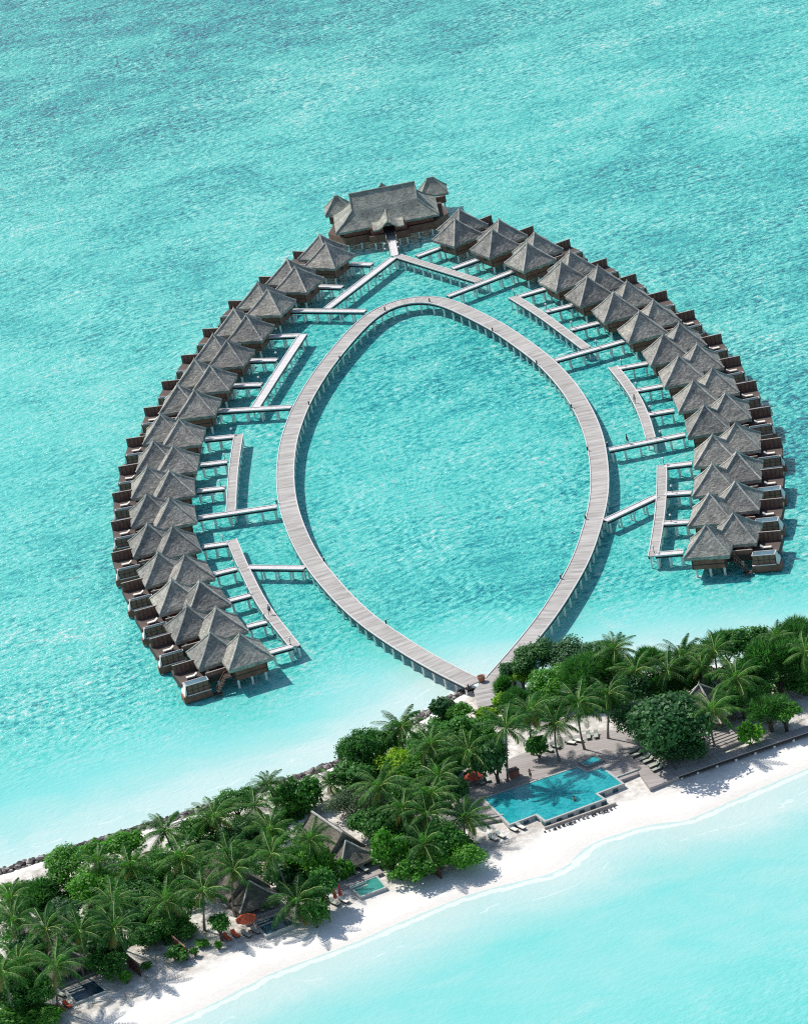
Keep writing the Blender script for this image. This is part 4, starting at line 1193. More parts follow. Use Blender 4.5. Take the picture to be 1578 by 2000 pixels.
# ------------------------------------------------------------------ thatched bungalows under the trees
def bungalow(label, ra_px, rb_px, zr=6.5, half=3.3, ze=2.9, skirt=True):
    a, c = at(*ra_px, zr), at(*rb_px, zr)
    d = (c - a); L0 = d.length; th = math.atan2(d.y, d.x)
    root = thing('thatched_bungalow', label, 'bungalow', (a.x, a.y, 0), th, 'thatched bungalows under the trees')
    b = MB(); h = MB()
    for sg in (1, -1):
        quadgrid(b, (-1.2, sg * half, ze), (L0, sg * half, ze), (L0 + 0.5, 0, zr), (0, 0, zr), 14, 8, 0.06, sag=0.25)
        quadgrid(b, (-1.2, sg * half, ze - 0.4), (L0, sg * half, ze - 0.4), (L0, sg * half, ze), (-1.2, sg * half, ze), 10, 1, 0.03)
    quadgrid(b, (-1.2, -half, ze), (-1.2, half, ze), (0, 0.02, zr), (0, -0.02, zr), 8, 6, 0.05)
    b.face([(L0 + 0.3, -half * .96, ze), (L0 + 0.3, half * .96, ze), (L0 + 0.3, 0, zr - 0.15)])
    # thick verge on the gable
    for sg in (1, -1):
        b.face([(L0, sg * half, ze), (L0 + 0.5, 0, zr), (L0 + 0.45, 0, zr - 0.5), (L0 - 0.05, sg * (half - .1), ze - 0.45)])
    ro = b.build('roof', MAT['thatch_old'], root)
    h.tube([(-0.1, 0, zr + .03), (L0 + 0.55, 0, zr + .03)], 0.2, 7)
    h.build('roof_ridge', MAT['ridge'], ro)
    # lower hipped veranda roof in front of the gable
    b = MB(); h = MB(); xf = L0 + 4.0; hw = half * 1.0; z2, zt = 2.65, zr - 1.1
    ap = (L0 + 1.0, 0, zt)
    quadgrid(b, (xf, -hw, z2), (xf, hw, z2), (ap[0], 0.02, zt), (ap[0], -0.02, zt), 12, 8, 0.05, sag=0.2)
    for sg in (1, -1):
        quadgrid(b, (L0 - 0.6, sg * hw, z2), (xf, sg * hw, z2), ap, (L0 + 0.31, 0, zt), 8, 8, 0.05, sag=0.2)
        h.tube([(xf, sg * hw, z2 + .03), ((xf + ap[0]) / 2, sg * hw / 2, (z2 + zt) / 2 - 0.16), (ap[0], 0, zt + .04)], 0.13, 6)
        b.face([(L0 - 0.6, sg * hw, z2), (xf, sg * hw, z2), (xf, sg * hw, z2 - 0.35), (L0 - 0.6, sg * hw, z2 - 0.35)])
    b.face([(xf, -hw, z2), (xf, hw, z2), (xf, hw, z2 - 0.35), (xf, -hw, z2 - 0.35)])
    vo = b.build('veranda_roof', MAT['thatch_old'], root)
    h.build('hip_ridge', MAT['ridge'], vo)
    b = MB(); b.box((-0.5, -half + 1.0, 0.5), (L0 - 0.3, half - 1.0, ze + 0.35)); b.build('wall', MAT['brown'], root)
    b = MB(); b.box((L0 - 0.28, -hw + 0.3, 0.5), (xf + 0.4, hw - 0.3, 1.42)); b.build('veranda_floor', MAT['terrace'], root)
    for (x, y) in ((xf - 0.5, -hw + 0.6), (xf - 0.5, hw - 0.6), (L0 + 1.5, -hw + 0.6), (L0 + 1.5, hw - 0.6)):
        q = MB(); q.lathe([(0.11, 1.42), (0.10, 2.9)], 7, (x, y, 0)); q.build('post', MAT['bark'], root)
    return root
bungalow('open-fronted thatched bungalow with a broad grey gable roof behind the green plunge pool', (610, 1586), (666, 1624))
bungalow('thatched bungalow half hidden by palms behind the red parasol', (426, 1656), (478, 1702))
bungalow('thatched bungalow almost buried under palms above the navy plunge pool', (60, 1784), (112, 1830))
# hip-roofed pavilion at the right
hp = at(1365, 1337, 7.2)
rp = thing('thatched_pavilion', 'thatched pavilion with a tall pyramid roof behind the dark tree at right', 'pavilion', (hp.x, hp.y, 0), R(-28))
rb, rh = thatch_pyramid(4.5, 3.1, 7.2, 12); ro = rb.build('roof', MAT['thatch_old'], rp); rh.build('hip_ridge', MAT['ridge'], ro)
b = MB(); b.box((-3.3, -3.3, 0.5), (3.3, 3.3, 3.4)); b.build('wall', MAT['brown'], rp)

# timber screens at the beach
def plank_screen(label, p0, p1, h=1.9):
    a, c = on_ground(*p0), on_ground(*p1)
    d = (c - a); L0 = math.hypot(d.x, d.y); th = math.atan2(d.y, d.x)
    r = thing('timber_screen', label, 'fence', a, th, 'dark timber screens by the beach')
    b = MB(); b.box((0, -0.04, -0.3), (L0, 0.04, h)); b.build('board_panel', MAT['dark'], r)
    q = MB()
    for k in range(int(L0 / 0.5) + 1): q.box((k * 0.5 - 0.04, -0.09, -0.3), (k * 0.5 + 0.04, -0.045, h + 0.08))
    q.box((0, -0.1, h - 0.001), (L0, 0.1, h + 0.07)); q.build('post_rail', MAT['panel'], r)
plank_screen('dark timber screen standing in the sand right of the green plunge pool', (847, 1705), (863, 1717), 2.6)
plank_screen('dark slatted timber screen above the navy plunge pool', (250, 1885), (277, 1908), 1.9)
plank_screen('dark timber screen in the bushes left of the orange chairs', (342, 1852), (368, 1876), 2.0)

# ------------------------------------------------------------------ loungers, parasols and furniture on the island
def flat_lounger(px, py, ang, pad, label, group, z=None, **kw):
    if z is None: p = on_ground(px, py)
    else: p = at(px, py, z)
    return make_lounger(label, p, R(ang), pad, group, **kw)
GP = 'loungers by the swimming pool'
zT = tz + 0.004
for px, py, lab in ((960, 1638, 'leftmost of the four pale loungers on the sand'), (975, 1633, 'second from left of the four pale loungers on the sand'), (999, 1620, 'third from left of the four pale loungers on the sand'), (1014, 1616, 'rightmost of the four pale loungers on the sand')):
    flat_lounger(px, py, -58, 'palepad', lab + ' below the swimming pool', GP)
for px, py, lab, ang in ((935, 1528, 'sage lounger at the left end of the terrace under the palms', -65), (950, 1522, 'sage lounger beside the left end of the pool terrace, nearer the pool', -75), (1067, 1466, 'sage lounger left of the palm trunk behind the pool', -50), (1081, 1459, 'sage lounger right beside the palm trunk behind the pool', -50),
                         (1149, 1438, 'left one of two sage loungers below the palms behind the spa pool', -95), (1164, 1436, 'right one of two sage loungers below the palms behind the spa pool', -95)):
    flat_lounger(px, py, ang, 'greenpad', lab, GP, zT)
for px, py, lab, ang in ((1109, 1452, 'sunlit pale lounger behind the swimming pool, left of the pair', -40), (1124, 1448, 'sunlit pale lounger behind the swimming pool, right of the pair', -40)):
    flat_lounger(px, py, ang, 'palepad', lab, GP, zT)
for k, (px, py) in enumerate(((1243, 1467), (1249, 1474), (1264, 1481), (1271, 1486), (1283, 1495), (1289, 1502))):
    flat_lounger(px, py, -155, 'greenpad', f'{ORD[k]} from the back of six sage loungers in a row under the dark tree', GP, zT)
GB = 'loungers in front of the bungalows'
for px, py, lab, pad, ang in ((479, 1826, 'sage lounger under the open red parasol, left of the pair', 'greenpad', -55), (497, 1819, 'sage lounger under the open red parasol, right of the pair', 'greenpad', -55), (651, 1765, 'sage lounger below the folded parasols, left of the pair', 'greenpad', -55), (669, 1760, 'white cushioned lounger below the folded parasols, right of the pair', 'palepad', -55),
                              (117, 1943, 'sage lounger beside the navy plunge pool', 'greenpad', -55)):
    flat_lounger(px, py, ang, pad, lab, GB)
for px, py, lab, ang in ((442, 1832, 'orange beach chair left of the red parasol, nearer the small tree', -65), (458, 1826, 'orange beach chair left of the red parasol, nearer the parasol', -65), (117, 1970, 'orange beach chair below the navy plunge pool, left of the pair', -60), (130, 1964, 'orange beach chair below the navy plunge pool, right of the pair', -60)):
    flat_lounger(px, py, ang, 'orange', lab, 'orange beach chairs', frame='dark', cat='beach chair', name='beach_chair')
for px, py, lab in ((690, 1704, 'sage lounger on the veranda deck above the green plunge pool, left of the pair'), (708, 1698, 'sage lounger on the veranda deck above the green plunge pool, right of the pair'), (506, 1776, 'sage lounger on the shaded deck above the teal plunge pool, left of the pair'), (524, 1770, 'sage lounger on the shaded deck above the teal plunge pool, right of the pair')):
    flat_lounger(px, py, -60, 'greenpad', lab, GB, 1.455)
def parasol(px, py, label, openp=True, mat='orange', h=2.6, base_z=None):
    p = on_ground(px, py)
    r = thing('parasol', label, 'parasol', p, random.uniform(0, 1))
    b = MB(); b.lathe([(0.28, 0), (0.28, 0.08), (0.03, 0.1), (0.03, h)], 8); b.build('pole', MAT['cap'], r)
    b = MB()
    if openp:
        n = 8
        for k in range(n):
            a0, a1 = 2 * math.pi * k / n, 2 * math.pi * (k + 1) / n; am = (a0 + a1) / 2
            e0, e1 = (1.55 * math.cos(a0), 1.55 * math.sin(a0), h - 0.62), (1.55 * math.cos(a1), 1.55 * math.sin(a1), h - 0.62)
            m0, m1 = (0.8 * math.cos(a0), 0.8 * math.sin(a0), h - 0.24), (0.8 * math.cos(a1), 0.8 * math.sin(a1), h - 0.24)
            b.face([e0, e1, m1, m0]); b.face([m0, m1, (0, 0, h)])
            b.face([e0, (e0[0], e0[1], e0[2] - .12), (e1[0], e1[1], e1[2] - .12), e1])
    else:
        b.lathe([(0.30, 0.75), (0.26, 1.2), (0.16, 1.9), (0.07, 2.5), (0.02, h)], 9)
    b.build('canopy', MAT[mat], r)
    return r
parasol(486, 1818, 'open red orange parasol between two loungers on the sand', True, 'orange')
parasol(657, 1762, 'folded dark red parasol by the green plunge pool, left of the pair', False, 'red')
parasol(667, 1757, 'folded dark red parasol by the green plunge pool, right of the pair', False, 'red')
parasol(927, 1530, 'small dark orange parasol in the shade left of the swimming pool', True, 'red', 1.9)
kp = at(1003, 1516, tz)
r = thing('bar_counter', 'dark red brown wooden bar counter beside the palm trunk behind the pool', 'bar', kp, R(20))
b = MB(); b.box((-0.75, -0.6, 0), (0.75, 0.6, 1.05)); b.build('counter', MAT['brown'], r)
b = MB(); b.box((-0.85, -0.7, 1.052), (0.85, 0.7, 1.12)); b.build('counter_top', MAT['dark'], r)
person('person with long dark hair standing at the pool edge, one arm stretched out', at(1037, 1522, tz), 0.1, dict(ell=(.42, .02, 1.36), wrl=(.66, .02, 1.30), hal=(.75, .02, 1.28), elr=(-.28, .1, 1.2), wrr=(-.2, .16, 1.38), har=(-.14, .14, 1.46)), None, 'cloth_dark', 1.0, True)
person('person lolling against the infinity edge in the swimming pool', at(1124, 1575, TZ - 1.0), 1.2, dict(ell=(.40, .10, 1.30), wrl=(.46, .18, 1.50), hal=(.46, .2, 1.62)), None, 'cloth_dark', 1.0)
# ------------------------------------------------------------------ coconut palms
def palm_crown(seed, nf=19, flen=4.3):
    rnd = random.Random(seed)
    b, st, olds = MB(), MB(), []
    for k in range(nf + 2):
        hang = k >= nf
        az = 2.399963 * k + rnd.uniform(-.25, .25)
        f = k / nf
        el = R(78 - 88 * f ** 0.9 + rnd.uniform(-8, 8)) if not hang else R(-35 + rnd.uniform(-15, 10))
        L0 = flen * (0.72 + 0.33 * math.sin(math.pi * min(1, f * 0.75 + 0.15))) * rnd.uniform(0.9, 1.08)
        if hang: L0 *= 0.75
        bend = R(rnd.uniform(46, 84)) if not hang else R(45)
        N = 26
        p = Vector((0.1 * math.cos(az), 0.1 * math.sin(az), 0.0)); pts = [p.copy()]; dirs = []
        twist = rnd.uniform(-.25, .25)
        for i in range(N):
            t = (i + .5) / N
            e = el - bend * t ** 1.35
            a = az + twist * t
            d = Vector((math.cos(a) * math.cos(e), math.sin(a) * math.cos(e), math.sin(e)))
            dirs.append(d); p = p + d * (L0 / N); pts.append(p.copy())
        if hang: olds.append(MB())
        tgt = olds[-1] if hang else b
        up = Vector((0, 0, 1))
        for i in range(2, N + 1):
            t = i / N; d = dirs[i - 1]
            side = d.cross(up)
            if side.length < 0.05: side = Vector((-math.sin(az), math.cos(az), 0))
            side.normalize(); nrm = side.cross(d).normalized()
            ll = 1.02 * (math.sin(math.pi * min(1, 0.10 + 0.86 * t)) ** 0.6) * rnd.uniform(.85, 1.1) * flen / 4.3
            for sg in (1, -1):
                v = (side * sg * 0.80 + d * (0.45 + 0.4 * t) - nrm * (0.16 + 0.30 * rnd.random()) - up * 0.14).normalized()
                w_ = d * 0.064 + nrm * 0.02 * sg
                q = pts[i]; m = q + v * ll * 0.5 + nrm * 0.03; tip = q + v * ll - up * 0.20 * ll
                i0 = len(tgt.v)
                tgt.v += [tuple(q - w_ * 0.7), tuple(q + w_ * 0.7), tuple(m + w_), tuple(m - w_), tuple(tip)]
                tgt.f += [(i0, i0 + 1, i0 + 2, i0 + 3), (i0 + 3, i0 + 2, i0 + 4)]; tgt.uv += [None, None]
        if not hang: st.tube([tuple(q + Vector((0, 0, 0.02))) for q in pts[:-3:3]], [0.075 * (1 - 0.7 * i / 9) for i in range(len(pts[:-3:3]))], 4, False)
    return b.mesh('crown', MAT['palm'], recalc=False), st.mesh('frond_stalk', MAT['rachis']), [o.mesh('old_frond', MAT['palm_old'], recalc=False) for o in olds]
PALMV = [palm_crown(100 + k, (17, 20, 22, 18, 21)[k], (4.9, 4.7, 5.2, 4.8, 5.0)[k]) for k in range(5)]
def palm(px, py, base, label, var=0, sc=1.0, h=None):
    if base:
        hh = math.hypot(px - base[0], py - base[1]) / (pxm(py, px) * 0.9)
        g = on_ground(*base); top = at(px, py, g.z + hh)
    else:
        hh = h or random.uniform(5.2, 8.2)
        top = at(px, py, 1.1 + hh)
        g = Vector((top.x + random.uniform(-1.1, 1.1), top.y + random.uniform(-1.1, 1.1), 0))
        g.z = max(ground(g.x, g.y), 0)
    r = thing('coconut_palm', label, 'palm tree', g, 0, 'coconut palms of the island')
    d = top - g
    b = MB(); side = Vector((random.uniform(-.4, .4), random.uniform(-.4, .4), 0)); pts = []
    for k in range(9):
        t = k / 8; q = Vector((d.x * t ** 1.3, d.y * t ** 1.3, d.z * t)) + side * math.sin(math.pi * t); q.z = q.z - 0.3 if k == 0 else q.z; pts.append(q)
    b.tube([tuple(q) for q in pts], [0.25, 0.19] + [0.165 - 0.008 * k for k in range(7)], 8); b.build('trunk', MAT['trunk'], r, True)
    cm, sm, om = PALMV[var % 5]
    c = new('crown', cm, r, d); c.rotation_euler = (random.uniform(-.12, .12), random.uniform(-.12, .12), random.uniform(0, 6.28)); c.scale = (sc * random.uniform(.95, 1.08), sc * random.uniform(.95, 1.08), sc * random.uniform(.9, 1.1))
    new('frond_stalk', sm, c); [new('old_frond', q, c) for q in om]
    return r
PALMS = [
 (1241, 1310, None, 'coconut palm among dark shrubs left of the big dark tree', 1.0), (1187, 1357, (1187, 1445), 'tall coconut palm behind the spa pool with an upright trunk', 1.0), (1129, 1374, (1142, 1467), 'coconut palm with a slanting trunk behind the swimming pool', 1.0),
 (1084, 1417, (1094, 1490), 'coconut palm leaning over the loungers behind the pool', 1.0), (1036, 1390, (1039, 1478), 'coconut palm behind the bar counter, in the sunlit sand', 1.05), (988, 1422, (992, 1529), 'tall coconut palm with a straight trunk at the left back of the pool terrace', 1.1),
 (914, 1468, (932, 1536), 'coconut palm leaning over the terrace left of the pool', 1.1), (1199, 1268, None, 'coconut palm rising above the lagoon edge bushes right of the boardwalk', 0.85), (1395, 1272, None, 'tallest coconut palm against the lagoon at right', 0.95),
 (1329, 1282, None, 'coconut palm by the lagoon, left neighbour of the tallest right-hand palm', 0.9), (1304, 1310, None, 'coconut palm below the lagoon edge, between the dark tree and the pyramid roof', 0.95), (1370, 1303, None, 'coconut palm directly above the pyramid roof', 0.85),
 (1436, 1327, None, 'coconut palm right of the pyramid roof', 1.05), (1390, 1389, (1398, 1464), 'coconut palm standing free in front of the wooden steps', 1.1), (1515, 1248, None, 'coconut palm at the top right among lagoon side trees', 0.8), (1572, 1272, None, 'coconut palm cut by the right edge of the picture', 0.9),
 (783, 1420, None, 'coconut palm at the lagoon edge left of the boardwalk landing', 1.05), (841, 1457, None, 'coconut palm between lime bushes and the pool palms', 1.0), (857, 1518, None, 'coconut palm left of the pool terrace, over the shade', 1.0), (742, 1537, None, 'wide coconut palm below the lime green bush', 1.1),
 (646, 1530, (656, 1556), 'small coconut palm alone on the sand by the breakwater', 0.85), (841, 1553, None, 'coconut palm in the thicket left of the pool, upper of two', 1.0), (907, 1598, (910, 1643), 'coconut palm with a bare trunk on the beach left of the pool', 1.0), (788, 1580, None, 'coconut palm in the middle of the thicket right of the gabled bungalow', 1.0),
 (834, 1592, None, 'coconut palm in the thicket left of the pool, lower of two', 1.0), (829, 1651, (834, 1700), 'coconut palm over the bright bushes left of the timber screen', 1.1), (419, 1597, None, 'large coconut palm against the lagoon above the bungalows', 1.15), (358, 1680, None, 'coconut palm with widespread crown left of the hidden bungalow roof', 1.1),
 (397, 1741, (400, 1817), 'coconut palm with a dark straight trunk left of the small round tree', 1.05), (457, 1700, (460, 1790), 'coconut palm with a grey trunk beside the red parasol bungalow', 1.0), (531, 1670, None, 'coconut palm right above the red parasol bungalow roof', 1.1), (527, 1622, None, 'coconut palm behind the bungalows, left of the gabled roof', 1.05),
 (581, 1762, (586, 1800), 'low wide coconut palm between the two plunge pools', 1.15), (326, 1762, (333, 1822), 'coconut palm left of the dark straight trunk palm', 1.1), (523, 1532, None, 'coconut palm peeping over the breakwater', 0.7), (498, 1575, None, 'coconut palm at the lagoon side right of the large one', 0.95),
 (322, 1625, None, 'coconut palm at the lagoon side behind bright bushes', 1.0), (256, 1694, None, 'coconut palm in the bushes of the left grove', 1.0), (224, 1813, None, 'coconut palm above the slatted timber screen', 1.1), (157, 1821, (165, 1910), 'coconut palm with orange heart above the navy plunge pool', 1.1),
 (91, 1816, None, 'coconut palm of the lower left grove, second from the picture edge', 1.1), (28, 1798, None, 'coconut palm near the left picture edge, upper one', 1.0), (38, 1884, None, 'coconut palm near the left picture edge, middle one', 1.05), (109, 1887, None, 'coconut palm left of the navy plunge pool', 1.1),
 (4, 1900, None, 'coconut palm cut by the left picture edge', 1.0), (193, 1683, None, 'coconut palm among bright bushes of the left grove', 0.8), (23, 1757, None, 'coconut palm at the left edge below the bare sand strip', 0.9), (447, 1668, None, 'coconut palm standing right over the ridge of the hidden bungalow', 0.95), (606, 1640, None, 'coconut palm hiding the left slope of the gabled bungalow roof', 0.9), (220, 1765, None, 'coconut palm in the centre of the left grove', 1.05),
]
for k, (px, py, base, lab, sc) in enumerate(PALMS): palm(px, py, base, lab, k, sc * 0.9)

# ------------------------------------------------------------------ broad-leaved trees and bushes
def leaf_crown(seed, Rad, n, mat, leaf=0.42, needle=False):
    rnd = random.Random(seed)
    lobes = []
    for k in range(17):
        u = rnd.uniform(-0.25, 1); a = rnd.uniform(0, 6.28); rr = math.sqrt(max(0, 1 - u * u))
        d = Vector((rr * math.cos(a), rr * math.sin(a), u * 0.72))
        lobes.append((d * Rad * rnd.uniform(0.48, 0.80), Rad * rnd.uniform(0.20, 0.42)))
    lobes.append((Vector((0, 0, 0)), Rad * 0.55))
    b = MB()
    wts = [l[1] ** 2 for l in lobes]
    for _ in range(n):
        c, r = rnd.choices(lobes, wts)[0]
        u = rnd.uniform(-0.75, 1); a = rnd.uniform(0, 6.28); rr = math.sqrt(1 - u * u)
        d = Vector((rr * math.cos(a), rr * math.sin(a), u))
        p = c + d * r * (rnd.uniform(0.62, 1.0) if rnd.random() < .8 else rnd.uniform(1.0, 1.2))
        nrm = (d + Vector((rnd.gauss(0, .45), rnd.gauss(0, .45), rnd.gauss(0.35, .45)))).normalized()
        t = nrm.cross(Vector((rnd.gauss(0, 1), rnd.gauss(0, 1), rnd.gauss(0, 1)))).normalized(); s_ = nrm.cross(t)
        L0 = leaf * rnd.uniform(.7, 1.3)
        if needle:
            dd = (d * 0.8 + Vector((rnd.gauss(0, .6), rnd.gauss(0, .6), 0.45))).normalized(); s_ = dd.cross(nrm).normalized(); L0 *= 1.25
            b.face([tuple(p - s_ * .07), tuple(p + s_ * .07), tuple(p + dd * L0 * 1.9)])
        else:
            b.face([tuple(p), tuple(p + t * L0 * .5 + s_ * L0 * .34), tuple(p + t * L0), tuple(p + t * L0 * .5 - s_ * L0 * .34)])
    return b.mesh('crown', MAT[mat], recalc=False)
def limb_mesh(seed, Rad, hgt):
    rnd = random.Random(seed); b = MB()
    for k in range(5):
        a = k * 1.256 + rnd.uniform(-.4, .4); o = Rad * rnd.uniform(.3, .55)
        b.tube([(0.05 * math.cos(a), 0.05 * math.sin(a), -0.3), (0.12 * o * math.cos(a), 0.12 * o * math.sin(a), hgt * .55), (o * .6 * math.cos(a + .2), o * .6 * math.sin(a + .2), hgt * .95), (o * math.cos(a), o * math.sin(a), hgt + Rad * .35)], [0.07 * Rad ** .7 + .05, 0.055 * Rad ** .7 + .03, .05, .025], 6)
    return b.mesh('trunk', MAT['bark'], True)
CLS = [(1.6, 1000), (2.8, 2600), (4.6, 6000)]
crown_cache = {}
def get_crown(kind, Rad, var):
    ci = 0 if Rad < 2.1 else (1 if Rad < 3.6 else 2)
    k = (kind, ci, var)
    if k not in crown_cache:
        nominal, n = CLS[ci]
        mat = dict(dark='leaf_dark', mid='leaf_mid', bright='leaf_bright', lime='leaf_lime', grey='leaf_grey', feather='needle')[kind]
        crown_cache[k] = leaf_crown(len(crown_cache) * 13 + 5, nominal, int(n * (2.1 if kind == 'feather' else 1.1)), mat, {'grey': .30, 'dark': .46}.get(kind, .42), kind == 'feather')
    return crown_cache[k], CLS[ci][0]
KL = dict(dark='dark green', mid='green', bright='bright green', lime='lime green', grey='grey green', feather='feathery')
def bush(px, py, rx, ry, kind, where, lift=None, nm=None):
    tight = any(q in where for q in ('breakwater', 'sand strip', 'landing', 'rocks'))
    Rad = rx / pxm(py, px) * (0.98 if tight else 1.24)
    vz = ry / pxm(py, px) * (0.98 if tight else 1.2)
    rz = max(0.5 * Rad, min(1.25 * Rad, math.sqrt(max(0.05, vz * vz - (Rad * 0.42) ** 2)) / 0.9))
    tree = Rad > 2.8 or (lift or 0) > 1.2
    zc = 1.05 + rz * 0.75 + (lift if lift is not None else (0.25 if Rad < 1.5 else 0.8 if Rad < 2.6 else 1.8))
    p = at(px, py, zc)
    g = max(ground(p.x, p.y), 0.0)
    nm = nm or ('broadleaf_tree' if tree else 'bush')
    if kind == 'feather' and tree: nm = 'casuarina_tree'
    noun = {'broadleaf_tree': 'broad-leaved tree', 'bush': 'bush', 'casuarina_tree': 'tree'}[nm]
    r = thing(nm, f'{KL[kind]} {noun} {where}', 'tree' if 'tree' in nm else 'bush', (p.x, p.y, g), 0, 'trees and bushes of the island')
    me, nominal = get_crown(kind, Rad, random.randint(0, 1))
    c = new('crown', me, r, (0, 0, zc - g)); c.rotation_euler = (0, 0, random.uniform(0, 6.28)); c.scale = (Rad / nominal, Rad / nominal, rz / nominal / 0.85)
    hk = (round(Rad), round(zc - g))
    if hk not in limb_cache: limb_cache[hk] = limb_mesh(hk[0] * 7 + hk[1], Rad, max(0.3, zc - g - rz * .5))
    new('trunk', limb_cache[hk], r)
    return r
limb_cache = {}
